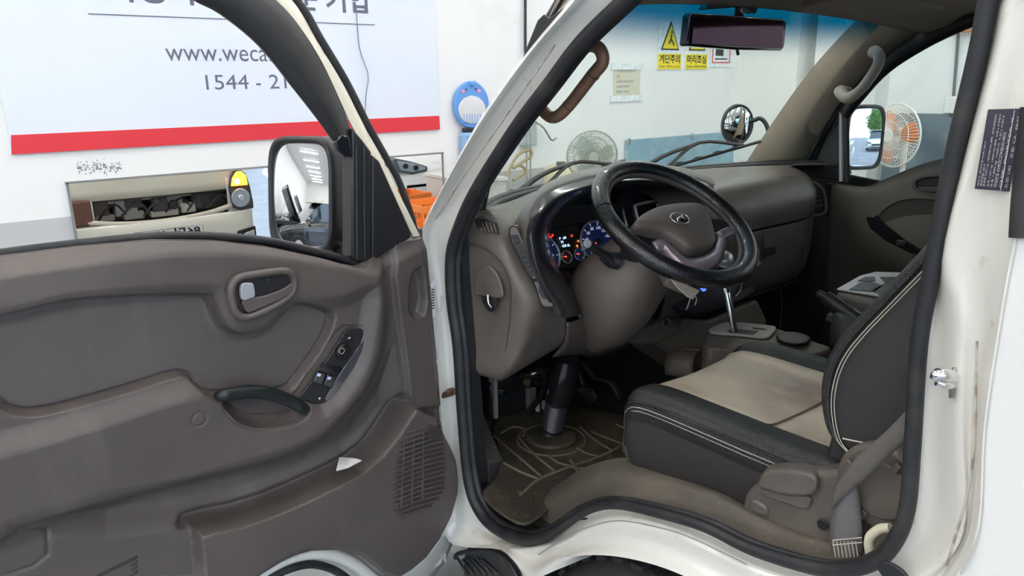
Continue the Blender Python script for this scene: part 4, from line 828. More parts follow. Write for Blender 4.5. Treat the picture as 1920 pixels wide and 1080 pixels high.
# window frame: black inner band, cream flange, outer black strip
bi = ((250,-70),(365,0),(415,27),(485,85),(550,165),(600,230),(628,270),(650,295)); bo = ((420,-80),(515,0),(555,45),(600,115),(640,200),(660,255),(664,275),(665,296))
bm = [tuple(.5*(np.array(a)+np.array(b))) for a, b in zip(bi, bo)]
loft('window_frame', [[dp(*p, -.05) for p in bi], [dp(*p, -.012) for p in bi], [dp(*p, .0) for p in bm], [dp(*p, -.012) for p in bo], [dp(*p, -.05) for p in bo]], BLACK, shell, 2, 5, ang=60)
wi = ((430,-80),(518,0),(558,45),(603,115),(643,200),(662,240),(690,290),(735,375),(776,444)); wo = ((455,-80),(546,0),(592,75),(640,155),(680,232),(697,268),(712,292),(752,372),(787,442))
loft('frame_flange', [[dp(*p, -.03) for p in wi], [dp(*p, -.02) for p in wi], [dp(*p, -.028) for p in wo], [dp(*p, -.06) for p in wo]], mat('cream_flange', (.74, .69, .56), .35, coat=.3), shell, 2, 5, ang=60)
tube('frame_seal', [dp(*p, -.045) for p in ((463,-80),(556,0),(602,75),(650,155),(690,235),(722,292),(748,340),(768,395),(780,440))], .008, RUBBER, shell, 10, 5)
prism('window_channel', [dp(*p, -.0) for p in ((661,240),(680,262),(697,285),(697,489),(668,492),(660,480))], -DN*.04, BLACK, shell, .004)
for x_ in (668, 682): tube('channel_bead', [dp(x_, 275, .001), dp(x_+2, 486, .001)], .003, RUBBER, shell, 8, 1)
prism('mirror_sail', [dp(*p, -.002) for p in ((698,290),(712,302),(772,436),(771,446),(700,488),(697,480))], -DN*.03, BLACK, shell, .004)
cl_ = dp(650, 278, .004); prism('frame_end_clip', [dp(*p, .004) for p in ((628,266),(640,252),(656,256),(662,290),(648,296),(634,284))], -DN*.015, GLOSSB, shell, .003)
# handle bezel
bz = ((434,562),(433,540),(440,526),(455,518),(500,511),(530,508),(545,513),(551,528),(548,545),(535,560),(505,577),(470,592),(452,593),(440,582))
zb = hd(490, 560)+.006
tube('handle_bezel', [dp(*p, zb+.004) for p in bz], .0075, BROWN, shell, 10, 4, closed=True, flat=1.3, up=DN)
prism('handle_bowl', [dp(*p, zb) for p in cr(((441,560),(441,540),(448,530),(470,523),(525,515),(542,518),(546,530),(540,548),(505,568),(465,583),(452,582)), 3, True)], -DN*.006, mat('bowl_dark', (.05, .04, .037), .5), shell)
prism('handle_recess', [dp(*p, zb+.001) for p in cr(((470,530),(500,522),(530,517),(542,520),(545,530),(520,541),(474,556)), 3, True)], DN*.003, BLACK, shell)
prism('door_handle', [dp(*p, zb+.004) for p in cr(((452,562),(490,554),(525,542),(547,529),(547,543),(535,554),(505,568),(470,583),(460,583)), 3, True)], DN*.008, BROWN, shell, .003)
prism('lock_knob', [dp(*p, zb+.004) for p in cr(((449,532),(468,529),(472,534),(474,553),(466,558),(450,560)), 3, True)], DN*.010, mat('worn_grey_knob', (.36, .36, .40), .3), shell, .003)
disc('handle_screw', dp(500, 525, zb+.004), DN, .005, .002, mat('screw_dark', (.03, .028, .026), .3), shell, 14)
# pull handle arc
ph = ((416,741),(440,737),(480,734),(515,740),(545,752),(568,766))
tube('pull_handle', [dsurf(412, 742, -.01)]+[dp(*p, .052) for p in ph[0:]]+[dsurf(574, 768, -.012)], [.010, .012, .013, .013, .013, .012, .010], mat('pull_black', (.012, .016, .017), .35), shell, 12, 5)
tube('cup_rim', [dsurf(*p, .001) for p in ((405,745),(425,775),(452,797),(492,805),(540,797),(572,781),(588,768))], .003, BROWN, shell, 8, 4)
prism('cup_mat', [dp(*p, .006) for p in cr(((440,782),(470,776),(520,775),(545,785),(500,798),(460,795)), 3, True)], DN*.002, mat('cup_dirt', (.04, .035, .025), .9, bump=('n', 200, 1)), shell)
# switch panel
SPM = mat('switch_panel_black', (.02, .02, .023), .45); zs = hd(620, 700)+.003
spo = cr(((560,744),(600,690),(636,634),(648,617),(668,615),(684,621),(685,632),(668,672),(640,715),(612,750),(598,756),(572,751)), 3, True)
swp = prism('switch_panel', [dp(*p, zs) for p in spo], DN*.005, SPM, shell, .002)
disc('mirror_knob_base', dp(641, 658, zs+.005), DN, .021, .002, BLACK, shell, 28, .001); disc('mirror_knob', dp(641, 658, zs+.006), DN, .0165, .010, mat('knob_black', (.008, .008, .008), .3), shell, 28, .003)
ring('knob_mark', dp(641, 658, zs+.0165), DN, .006, .0006, SILVER, shell, 16); box('lock_switch', dp(655, 635, zs+.007), (.018, .006, .007), BLACK, shell, .002, axes=(DE, DN, (0, 0, 1))); box('switch_mark', dp(655, 634, zs+.0105), (.004, .001, .004), SILVER, shell, axes=(DE, DN, (0, 0, 1)))
for (a, b) in ((597, 708), (616, 714)):
    prism('window_switch', [dp(*p, zs+.005) for p in ((a-5,b-14),(a+12,b-10),(a+4,b+14),(a-13,b+8))], DN*.008, GLOSSB, shell, .003)
    prism('switch_mark', [dp(*p, zs+.0135) for p in ((a-1,b-8),(a+5,b-7),(a+3,b-2),(a-3,b-3))], DN*.0006, mat('mark_white', (.55, .65, .9), .4), shell)
prism('switch_well', [dp(*p, zs+.0052) for p in ((604,680),(645,690),(638,706),(600,694))], DN*.001, GLOSSB, shell)
prism('panel_edge', [dp(*p, zs+.005) for p in ((683,632),(686,640),(664,686),(630,735),(612,752),(608,748),(628,712),(650,680))], DN*.003, mat('glossy_edge', (.06, .06, .075), .08, coat=1), shell, .001)
disc('indicator_dot', dp(599, 747, zs+.005), DN, .0022, .0008, mat('dot_white', (.9, .9, .9), .4), shell, 12)
# speaker slats
C_ = [(758,815),(800,792),(826,790),(836,850),(836,905),(822,940),(790,960),(760,972),(740,965),(735,930),(738,880),(746,845)]
cp_ = np.array(cr(C_, 4, True)); 
for k, yy in enumerate(np.arange(768, 1010, 9.0)):
    # horizontal-ish slats tilted like the photo
    xs = []
    for x_ in np.arange(700, 845, 2.0):
        y_ = yy-(x_-785)*.33+.0012*(x_-785)**2
        c = False; n = len(cp_)
        for i in range(n):
            a, b = cp_[i], cp_[(i+1) % n]
            if (a[1] > y_) != (b[1] > y_) and x_ < (b[0]-a[0])*(y_-a[1])/(b[1]-a[1])+a[0]: c = not c
        if c: xs.append((x_, y_))
    if len(xs) < 5: continue
    pp = [xs[0], xs[len(xs)//3], xs[2*len(xs)//3], xs[-1]]
    tube('speaker_slat', [dsurf(*p, .001) for p in pp], .0027, BROWN, shell, 6, 2)
for k in range(3): tube('speaker_rib', [dsurf(758+18*k, 830-10*k, .0), dsurf(752+20*k, 955-8*k, .0)], .0025, BROWN, shell, 6, 2)
for k in range(4): tube('vent_slot', [dsurf(182+6*k, 1081+8*k, .001), dsurf(258, 1044+9*k, .001)], .0025, mat('slot_dark', (.04, .033, .03), .7), shell, 6, 1)
# plug/clip strip on door edge: white connectors, wiring
tube('door_wiring', [dp(808,520,-.04), dp(818,560,-.045), dp(826,610,-.04), dp(826,650,-.045), dp(818,690,-.04)], .005, BLACK, shell, 8, 4)
box('edge_label', dp(812, 560, -.010), (.012, .004, .09), mat('white_label', (.8, .8, .78), .6), shell, .001, axes=(DE, DN, (0, 0, 1)))
for k in range(9): box('label_line', dp(812, 538+5*k, -.007), (.009, .001, .0025), SINK, shell, axes=(DE, DN, (0, 0, 1)))
disc('edge_plug', dp(808, 535, -.01), DN, .006, .006, LHOUS, shell, 12); disc('edge_plug', dp(815, 678, -.01), DN, .006, .006, LHOUS, shell, 12)
# paper in the pocket
prism('folded_paper', [dsurf(*p, 0)+DN*.004 for p in ((628,882),(634,856),(664,858),(677,862),(650,876))], DN*.001, mat('paper_white', (.8, .8, .8), .8), None, 0); tag(bpy.data.objects['folded_paper'], 'white folded paper sticking out of the driver door pocket', 'paper')
# driver side mirror
mc_ = at(565, 366, y=1.64); nl = np.array((-.86, -.46, .12)); nl /= np.linalg.norm(nl)
mhl = mirror_housing('side_mirror', mc_, nl, .168, .245, .085, BLACK, truck, 'black driver side mirror reflecting the hall with lit lamps')
convex_mirror('mirror_glass', mc_+nl*.005, nl, .162, .237, 1.0, mhl)
tube('mirror_arm', [mc_+np.array((.10, .02, -.06)), mc_+np.array((.14, .0, -.10)), dp(690, 470, -.09)], .022, BLACK, mhl, 12)
tube('mirror_arm', [mc_+np.array((.08, .03, -.11)), dp(650, 492, -.09), dp(700, 495, -.09)], .014, BLACK, mhl, 10)
# ================================================================== DASHBOARD
def G(rows): return [[at(a, b, x=c) for a, b, c in r] for r in rows]
dash = loft('dashboard', [[(x, y0, z0) for x in (.55, .8, 1.0, 1.2, 1.32, 1.42, 1.50, 1.56)] for y0, z0 in ((0, 0),)]*2, DBROWN, truck, 1, 1) if False else None
def dprof(x):
    """passenger side profile, back edge at the glass to the bottom edge"""
    k = max(0, (x-1.26)/.34); sh = .15*k*k+.03*k; kb = abs(2*(x-.105)/1.53-1); yb = 1.70-.27*kb**3
    return [(yb-.01, 1.352), (yb-.12, 1.362), (1.38+sh, 1.355), (1.315+sh, 1.325), (1.285+sh, 1.275), (1.288+sh, 1.222), (1.293+sh, 1.215)]
xs_ = (.62, .75, .9, 1.05, 1.2, 1.3, 1.38, 1.46, 1.53, 1.585)
prof = [dprof(x) for x in xs_]
DTOP = mat('dash_top_taupe', (.105, .088, .075), .33, bump=('n', 600, .3), var=[(5, .4, .7, (.155, .132, .11), .8)])
dash = loft('dashboard', [[(xs_[i], prof[i][j][0], prof[i][j][1]) for i in range(len(xs_))] for j in range(7)], DTOP, truck, 4, 4, flip=True, ang=60)
gl = [[(x, y-.0+o_, z) for x in xs_[1:]] for (dy, z) in ()for y in () for o_ in ()]
lower = []
for dz, dy in ((1.208, .006), (1.203, .0), (1.12, .002), (1.04, .012), (.985, .05), (.96, .12), (.95, .25)):
    row = []
    for x in xs_:
        k = max(0, (x-1.26)/.34); sh = .15*k*k+.03*k; row.append((x, 1.287+sh+dy, dz))
    lower.append(row)
loft('lower_dash', lower, DBROWN, dash, 3, 4, flip=True, ang=60)
# glove box door outline groove + latch
def gf(px, py, off=0): return at(px, py, y=1.287+off)
go = [(.93,1.198),(1.10,1.20),(1.28,1.20),(1.30,1.185),(1.305,1.08),(1.29,1.02),(1.27,1.005),(.93,1.0)]
tube('glove_box_groove', [(a, 1.290+(.012*max(0, (1.06-b)/.06) if b < 1.06 else 0)+(.008 if a > 1.27 else 0), b) for a, b in go], .0028, mat('groove_dark', (.02, .017, .014), .8), dash, 6, 3)
prism('glove_box_latch', [at(*p, y=1.284) for p in ((1430,443),(1456,436),(1456,478),(1432,486))], (0, -.003, 0), DBROWN, dash, .002); prism('latch_recess', [at(*p, y=1.280) for p in ((1432,466),(1454,462),(1454,476),(1434,483))], (0, -.001, 0), BLACK, dash)
# right vent
vc = [(1492,346),(1520,341),(1540,356),(1547,384),(1543,400),(1520,402),(1506,384)]
def rvp(px, py, o=0): return on(px, py, (1.44, 1.375-o*0, 1.25), (-.35, -1, .12))+np.array((-.2, -1, .1))*o
tube('vent_bezel', [rvp(*p, .004) for p in vc], .005, DBROWN, dash, 8, 4, closed=True)
prism('vent_cavity', [rvp(*p, .002) for p in cr(((1502,350),(1520,346),(1536,358),(1542,382),(1538,390),(1514,390)), 3, True)], (0, .01, 0), BLACK, dash)
for k in range(5): tube('vent_slat', [rvp(1504+2*k, 353+8.5*k, .006), rvp(1530+2.5*k, 350+8.5*k, .006)], .003, mat('vent_grey', (.06, .055, .05), .4), dash, 6, 1)
for k in range(4): box('demister_slot', at(1468+7*k, 331+.6*k, z=1.372)+np.array((0, 0, .001)), (.012, .005, .002), BLACK, dash)
# left dash block
LB = [
 [(884,397,.06),(900,392,.10),(925,386,.15),(955,378,.22),(985,366,.30),(1020,352,.38)],
 [(876,420,.06),(895,408,.08),(922,399,.105),(945,403,.14),(972,398,.19),(1000,392,.24)],
 [(868,500,.06),(905,480,.062),(935,458,.075),(953,446,.10),(978,440,.15),(998,440,.20)],
 [(867,560,.06),(915,540,.062),(955,520,.073),(977,508,.098),(1004,503,.15),(1012,500,.18)],
 [(869,610,.06),(920,600,.065),(972,588,.08),(1004,570,.108),(1030,562,.16),(1048,574,.20)],
 [(873,655,.06),(925,655,.068),(975,648,.090),(1004,632,.128),(1035,615,.18),(1062,600,.22)],
 [(882,697,.06),(915,706,.07),(943,711,.085),(978,690,.13),(1025,662,.20),(1062,640,.25)],
 [(890,690,.12),(915,698,.14),(943,703,.16),(978,685,.20),(1025,660,.25),(1062,636,.28)]]
lb = loft('dash_left_block', G(LB), DBROWN if False else DTOP, dash, 4, 4, flip=True, ang=60)
# curved crease between the end cap and the main face
tube('end_cap_crease', [at(a, b, x=c)+np.array((-.001, -.001, 0)) for a, b, c in ((872,456,.058),(895,460,.059),(915,470,.062),(938,494,.064),(952,524,.068),(957,559,.072),(955,611,.076),(947,660,.078),(930,706,.078))], .002, mat('crease_dark', (.06, .05, .042), .7), dash, 6)
# fuse cover: domed tab
fcv = cr(((890,548),(894,515),(905,500),(918,496),(932,508),(942,530),(944,556),(915,553)), 3, True)
prism('fuse_cover', [at(*p, x=.066) for p in fcv], (-.012, -.012, 0), DTOP, dash, .005)
for k in range(3): box('cover_emboss', at(915, 536+7*k, x=.052), (.001, .04, .003), DTOP, dash)
prism('hook_recess', [at(*p, x=.062) for p in cr(((904,554),(932,556),(931,575),(922,583),(912,576)), 3, True)], (-.006, -.006, 0), BLACK, dash)
tube('coat_hook', [at(915,553,x=.052), at(916,568,x=.048), at(922,577,x=.05)], .0028, CHROME, dash, 8)
# corner defroster vent: curved slats
prism('corner_vent_cavity', [at(*p, x=c)+np.array((-.006, -.010, .004)) for p, c in (((889,414),.065),((900,409),.09),((925,409),.115),((932,425),.10),((935,441),.088),((912,436),.075),((893,428),.063))], (-.001, -.003, .002), BLACK, dash)
for k in range(5): tube('vent_slat', [at(895+7*k, 412, x=.085+.007*k)+np.array((-.009, -.012, .005)), at(899+7*k, 424, x=.074+.006*k)+np.array((-.010, -.012, .005)), at(906+6*k, 434+k, x=.069+.004*k)+np.array((-.009, -.012, .004))], .0024, DTOP, dash, 6, 3)
# side vent: diagonal strip panel with cavity and slats
def sv_(px, py, o=0): return on(px, py, (.11, 1.27, 1.26), (-.82, -.55, .12))+np.array((-.8, -.6, .1))*o
prism('side_vent_panel', [sv_(*p, .004) for p in cr(((957,428),(966,424),(976,437),(1010,517),(1037,568),(1034,575),(1016,570),(1000,525),(960,450)), 3, True)], np.array((.8, .5, 0))*.02, DTOP, dash, .002)
tube('panel_groove', [sv_(*p, .0045) for p in ((957,428),(966,424),(976,437),(1010,517),(1037,568),(1034,575),(1016,570),(1000,525),(960,450))], .0012, mat('groove_black', (.02, .017, .014), .8), dash, 6, 3, closed=True)
prism('vent_cavity', [sv_(*p, .0055) for p in ((959,440),(971,440),(1008,513),(1006,517),(994,517),(961,451))], np.array((-.8, -.5, 0))*.001, BLACK, dash)
for k in range(8): tube('vent_slat', [sv_(962+4.5*k, 447+9*k, .0065), sv_(972+4.6*k, 444+9*k, .0065)], .0011, mat('vent_black', (.012, .011, .010), .5), dash, 6, 1)
box('vent_wheel', sv_(1005, 524, .008), (.004, .008, .006), BLACK, dash, .001)
prism('blank_button', [sv_(*p, .006) for p in cr(((1012,535),(1018,532),(1025,546),(1025,558),(1019,558),(1012,546)), 3, True)], np.array((-.8, -.6, 0))*.003, BLACK, dash, .001)
# instrument hood: black glossy rim
HOODM = mat('hood_gloss_black', (.022, .022, .026), .22, coat=.4)
def Y(px, py, y): return at(px, py, y=y)
rim_o = [(1064,596,1.195),(1050,574,1.195),(1023,538,1.20),(1006,496,1.205),(997,450,1.215),(1000,424,1.225),(1014,398,1.235),(1040,374,1.25),(1088,353,1.26),(1150,341,1.27),(1215,337,1.28),(1290,346,1.30),(1345,370,1.32),(1372,398,1.33)]
rim_i = [(1088,590,1.25),(1080,560,1.255),(1056,522,1.26),(1037,489,1.275),(1025,461,1.285),(1025,434,1.29),(1037,407,1.30),(1065,379,1.31),(1105,362,1.33),(1160,352,1.34),(1215,349,1.35),(1280,357,1.37),(1330,380,1.38),(1360,408,1.39)]
rim_b = [(1095,582,1.34),(1092,556,1.36),(1066,528,1.40),(1045,495,1.42),(1033,465,1.43),(1032,438,1.44),(1044,412,1.44),(1072,386,1.45),(1110,368,1.45),(1160,360,1.46),(1215,356,1.47),(1275,364,1.48),(1325,386,1.48),(1355,412,1.48)]
rim_t = [(1048,594,1.20),(1034,574,1.21),(1012,536,1.22),(996,496,1.225),(987,450,1.235),(990,422,1.25),(1003,390,1.265),(1030,362,1.28),(1082,341,1.295),(1148,329,1.31),(1215,325,1.33),(1296,334,1.345),(1355,360,1.36),(1385,393,1.37)]
def mid(a, b, dy, w_=.5): return [((p[0]*w_+q[0]*(1-w_)), (p[1]*w_+q[1]*(1-w_)), p[2]*w_+q[2]*(1-w_)+dy) for p, q in zip(a, b)]
hood = loft('instrument_hood', [[Y(*p) for p in r] for r in (rim_t, rim_o, mid(rim_o, rim_i, -.014, .6), rim_i, rim_b)], HOODM, dash, 4, 5, ang=60)
# taupe hood crown over the rim blending back to dash top
cr_rows = [[Y(*p) for p in rim_t], [Y(p[0]-4, p[1]-9, p[2]+.02) for p in rim_t], [Y(p[0]-(16 if i < 6 else 4), p[1]-(9 if i < 4 else 17), p[2]+.10) for i, p in enumerate(rim_t)], [Y(p[0]-(26 if i < 6 else 8), p[1]-(6 if i < 4 else 17), p[2]+.26) for i, p in enumerate(rim_t)]]
loft('hood_crown', cr_rows, DTOP, dash, 4, 5, flip=True, ang=60)
# dash top slab up to the windshield on the driver side
rws = []
for v in (0, .35, .7, 1):
    rws.append([(x, (1-v)*(1.66-.26*abs(2*(x-.105)/1.53-1)**3)+v*(1.40+.05*(x > .25)), 1.352-.004*v) for x in (.075, .15, .25, .4, .55, .7, .85)])
loft('dash_top', rws, DTOP, dash, 2, 3, ang=60)
tube('windshield_sill', [ws(u, 0)+np.array((0, -.02, -.004)) for u in np.linspace(.0, 1, 15)], .012, RUBBER, dash, 8, 1)
# cluster face: raked panel
cl0 = np.array((.42, 1.425, 1.235)); cln = np.array((-.05, -.93, .36)); cln /= np.linalg.norm(cln)
def cf(px, py, o=0): return on(px, py, cl0+cln*o, cln)
clu = prism('instrument_cluster', [cf(*p) for p in ((1012,425),(1030,380),(1110,355),(1240,350),(1290,380),(1220,470),(1190,500),(1055,525),(1020,500))], -cln*.02, mat('cluster_black', (.012, .012, .014), .25), dash)
prism('cluster_visor', [cf(1035,425,.02), cf(1150,408,.02), cf(1200,420,.02), cf(1200,380,.05), cf(1040,385,.05)], -cln*.01, mat('cluster_dark_plastic', (.02, .02, .021), .35), dash, .003)
BLUE = mat('gauge_blue', (.005, .012, .05), .3, emit=((.02, .05, .25), .06)); RIM_ = mat('gauge_rim', (.5, .5, .52), .3, metal=.6); GW = mat('gauge_print', (.8, .85, .9), .5, emit=((.7, .8, 1), .35))
cu_, cv_, _ = frame_axes(cln)
def gauge(px, py, rpx, nlab, lab0, step, mat_, a0=225, a1=-45, big=True):
    c = cf(px, py, .004); r = np.linalg.norm(cf(px+rpx, py, .004)-c)*.95
    disc('gauge_face', c-cln*.002, cln, r, .003, mat_, dash, 36); ring('gauge_rim', c+cln*.002, cln, r, .0035 if big else .0016, RIM_, dash, 40)
    for k in range(nlab):
        a = radians(a0+(a1-a0)*k/(nlab-1)); d = cu_*cos(a)+cv_*sin(a)
        box('gauge_tick', c+d*r*.86+cln*.002, (r*.14, .0012, .0006), GW, dash, axes=(d, np.cross(cln, d), cln))
        if big: text('gauge_number', str(lab0+step*k), c+d*r*.64+cln*.002-cu_*.006-cv_*.003, cu_, cv_, r*.2, GW, dash, ext=.0004)
    a = radians(a0-(20 if big else 60)); d = cu_*cos(a)+cv_*sin(a); tube('needle', [c+cln*.004, c+d*r*.7+cln*.004], [.0022, .0008], mat('needle_red', (.8, .05, .03), .4, emit=((1, .1, .05), 1)), dash, 6, 1); disc('needle_hub', c+cln*.003, cln, r*.16, .004, BLACK, dash, 20, .001)
gauge(1120, 453, 32, 10, 0, 20, BLUE); gauge(1019, 479, 31, 8, 0, 1, BLUE); gauge(1062, 482, 10, 4, 0, 1, mat('gauge_dark_red', (.05, .008, .008), .3), big=False); gauge(1086, 477, 10, 4, 0, 1, BLUE, big=False)
LCD = mat('display_glow', (.01, .01, .02), .3); 
prism('trip_display', [cf(*p, .002) for p in ((1048,444),(1063,441),(1072,464),(1056,468))], cln*.001, LCD, dash)
PB = mat('display_print', (.6, .8, 1), .5, emit=((.45, .7, 1), 1.6))
for k, s in enumerate(('P  -09', '79', '428 6L')): text('display_text', s, cf(1049+2.5*k, 450+7*k, .004), cu_, cv_, .010, PB, dash, ext=.0003)
for (a, b, c_) in ((1033,445,(1,.05,.03)),(1072,442,(1,.08,.05)),(1084,452,(.9,.25,.05)),(1082,461,(.9,.3,.05)),(1030,432,(.05,.8,.1)),(1036,441,(1,.05,.05))): disc('warning_light', cf(a, b, .003), cln, .0035, .001, mat('warning_%d' % a, c_, .4, emit=(c_, .5)), dash, 10)
# below-cluster black apron
loft('cluster_apron', [[cf(1045,505,.0), cf(1100,500,0), cf(1160,488,0), cf(1200,470,0)], [Y(1075,560,1.30), Y(1110,540,1.30), Y(1160,525,1.30), Y(1200,510,1.32)], [Y(1085,598,1.24), Y(1110,580,1.26), Y(1160,550,1.28), Y(1200,530,1.30)]], BLACK, dash, 3, 3, thick=.003)
# centre stack panel (black purple gloss), vents, rings, knobs
CPM = mat('centre_panel_black', (.018, .015, .022), .2, coat=.3)
def cs(px, py, o=0): n_ = np.array((-.12, -.93, .34)); n_ /= np.linalg.norm(n_); return on(px, py, np.array((.74, 1.36, 1.25))+n_*o, n_)
csn = np.array((-.12, -.93, .34)); csn /= np.linalg.norm(csn)
prism('centre_panel', [cs(*p) for p in cr(((1165,372),(1200,350),(1290,352),(1360,385),(1395,420),(1400,480),(1385,540),(1360,575),(1300,590),(1240,560),(1190,470)), 3, True)], -csn*.03, CPM, dash, .006)
tube('vent_frame', [cs(*p, .004) for p in ((1192,392),(1194,384),(1235,376),(1278,373),(1284,378),(1292,400),(1290,408),(1245,415),(1200,418),(1196,410))], .0045, SILVER, dash, 8, 3, closed=True)
prism('vent_cavity', [cs(*p, .002) for p in ((1194,387),(1279,376),(1290,405),(1200,415))], csn*.001, BLACK, dash); prism('vent_divider', [cs(*p, .006) for p in ((1229,381),(1241,380),(1247,410),(1237,411))], csn*.003, SILVER, dash, .001)
for k in range(3):
    for a, b in ((1197, 1228), (1243, 1281)): tube('vent_slat', [cs(a+2*k, 395+7*k-(a > 1230)*4, .005), cs(b+2*k, 391+7*k-(b > 1240)*4, .005)], .002, BLACK, dash, 6, 1)
ring('knob_ring', cs(1322, 387, .006), csn, .017, .002, SILVER, dash, 24); disc('clock_face', cs(1322, 387, .003), csn, .016, .003, mat('purple_face', (.05, .03, .07), .3), dash, 24)
for a, b, r in ((1355,484,.020),(1354,484,.020)): pass
BL_ = mat('blue_glow', (.02, .03, .2), .3, emit=((.1, .2, 1), .8)); 
ring('knob_ring', cs(1355, 484, .008), csn, .021, .0024, mat('lit_ring', (.8, .7, .9), .3, emit=((.8, .6, 1), .4)), dash, 28); disc('dial', cs(1355, 484, .002), csn, .019, .008, BL_, dash, 28, .002)
for a, b in ((1350,456),(1360,460),(1385,455)): box('panel_button', cs(a, b, .004), (.016, .006, .012), mat('button_dark', (.03, .025, .04), .3), dash, .002)
disc('lit_button', cs(1318, 540, .012), csn, .010, .004, BL_, dash, 20)
# lower stack
LSN = csn
def lo(px, py, o=0): return on(px, py, np.array((.62, 1.38, 1.10))+csn*o, csn)
prism('lower_stack', [lo(*p) for p in cr(((1215,590),(1240,545),(1300,520),(1370,520),(1420,540),(1385,565),(1330,585),(1260,600)), 3, True)], -csn*.03, CPM, dash, .004)
prism('lower_stack_body', [lo(*p, -.006) for p in ((1175,610),(1215,585),(1330,600),(1420,560),(1440,600),(1420,700),(1300,690),(1240,650))], -csn*.12, DBROWN, dash, .01)
prism('lower_flap', [lo(*p, .003) for p in cr(((1170,636),(1190,620),(1250,600),(1300,598),(1290,612),(1240,640),(1200,646)), 3, True)], -csn*.02, DBROWN, dash, .004)
for a, b in ((1252,563),(1249,604)):
    ring('socket_ring', lo(a, b, .008), csn, .013, .0018, mat('bronze_ring', (.30, .24, .16), .3, metal=.8), dash, 24); disc('socket', lo(a, b, .004), csn, .012, .003, BLACK, dash, 20)
disc('socket_cap', lo(1270, 604, .004), csn, .014, .006, mat('cap_dark', (.04, .038, .036), .5), dash, 24, .002)
for k in range(5): box('control_mark', lo(1290+9*k, 556-2.4*k, .003), (.010, .001, .0016), BL_, dash)
# knee panel left of column (taupe), between left block and column
loft('knee_panel', [[Y(1062,604,1.24), Y(1080,600,1.26), Y(1110,585,1.28), Y(1170,560,1.32), Y(1220,560,1.36)], [Y(1058,640,1.27), Y(1085,640,1.29), Y(1120,640,1.31), Y(1180,620,1.35), Y(1225,600,1.38)], [Y(1035,668,1.33), Y(1080,662,1.36), Y(1120,668,1.40), Y(1180,650,1.44), Y(1240,640,1.47)]], DTOP, dash, 3, 3, thick=.004)
# dark firewall body behind everything
prism('firewall', [(.08, 1.80, .75), (1.66, 1.80, .75), (1.66, 1.62, 1.30), (.08, 1.55, 1.30)], (0, .04, 0), BLACK, truck)
prism('kick_panel_left', [(.07, 1.38, .68), (.07, 1.80, .68), (.07, 1.62, 1.30), (.07, 1.42, 1.30)], (-.03, 0, 0), BLACK, truck); prism('kick_panel_right', [(1.68, .9, .66), (1.68, 1.80, .66), (1.68, 1.7, 1.35), (1.68, 1.2, 1.30), (1.68, .9, 1.3)], (.02, 0, 0), DARK, truck)
# ---- steering wheel
wc = np.array((.411, 1.095, 1.343)); wn = np.array((0, -cos(radians(56)), sin(radians(56)))); wu, wv, _ = frame_axes(wn); 
def wp(px, py, o=0): return on(px, py, wc+wn*o, wn)
WL_ = mat('worn_black_leather', (.007, .007, .009), .2, bump=('n', 330, .7), var=[(20, .6, .8, (.03, .03, .033), .6)], coat=.4)
whl = tube('steering_wheel', [wc+.187*(wu*cos(t)+wv*sin(t)) for t in np.linspace(0, 2*pi, 72, endpoint=False)], .0205, WL_, truck, 20, 1, closed=True)
inn = mat('rim_grey', (.07, .06, .055), .5); tube('rim_core', [wc-wn*.004+.170*(wu*cos(t)+wv*sin(t)) for t in np.linspace(0, 2*pi, 72, endpoint=False)], .0085, inn, whl, 12, 1, closed=True)
for t in (2.75, .62): 
    a = wc+.187*(wu*cos(t)+wv*sin(t)); b = wc+.187*(wu*cos(t+.03)+wv*sin(t+.03)); tube('cover_seam', [a, b], .0216, WL_, whl, 20, 1)
# airbag cover
HUB = mat('hub_taupe', (.10, .082, .072), .5, bump=('n', 600, .3))
hb = [(1183,432),(1195,415),(1225,400),(1262,393),(1300,393),(1318,404),(1328,430),(1334,460),(1326,472),(1300,478),(1282,476),(1262,462),(1235,447),(1205,440)]
hb3 = [wp(*p, .0) for p in cr(hb, 3, True)]; hc = np.mean(hb3, 0)
def shr(P, k, o): return [hc+(p-hc)*k+wn*o for p in P]
loft('airbag_cover', [shr(hb3, 1.0, -.03), shr(hb3, 1.02, .0), shr(hb3, 1.0, .014), shr(hb3, .93, .024), shr(hb3, .6, .031), shr(hb3, .1, .034)], HUB, whl, 2, 1, cv=True, ang=60)
loft('hub_back', [shr(hb3, .8, -.085), shr(hb3, .98, -.06), shr(hb3, 1.0, -.025)], BLACK, whl, 2, 1, cv=True, ang=60)
SPK = mat('spoke_silver_mauve', (.30, .24, .27), .3, metal=.45)
loft('lower_trim', [[wp(*p, o) for p in ((1222,458),(1240,452),(1262,468),(1285,487),(1312,486),(1336,474),(1345,452),(1342,436))] for o in (.006,)]+[[wp(*p, .014) for p in ((1228,466),(1244,462),(1264,482),(1286,500),(1314,497),(1342,482),(1352,456),(1350,440))], [wp(*p, .0) for p in ((1232,472),(1246,476),(1264,497),(1286,512),(1316,508),(1346,492),(1356,462),(1354,444))]], SPK, whl, 3, 4, thick=.006)
prism('spoke', [wp(*p, .004) for p in ((1338,436),(1362,424),(1390,424),(1392,434),(1370,440),(1348,452),(1342,460))], -wn*.016, SPK, whl, .005); prism('spoke', [wp(*p, -.002) for p in ((1325,408),(1350,410),(1375,418),(1392,430),(1345,434),(1332,428))], -wn*.02, BLACK, whl, .005)
prism('spoke', [wp(*p, -.004) for p in ((1180,436),(1200,428),(1236,446),(1262,462),(1240,474),(1222,470),(1195,452))], -wn*.016, GLOSSB, whl, .005)
prism('spoke', [wp(*p, -.004) for p in ((1150,420),(1185,425),(1215,455),(1222,470),(1200,470),(1165,450))], -wn*.014, GLOSSB, whl, .005)
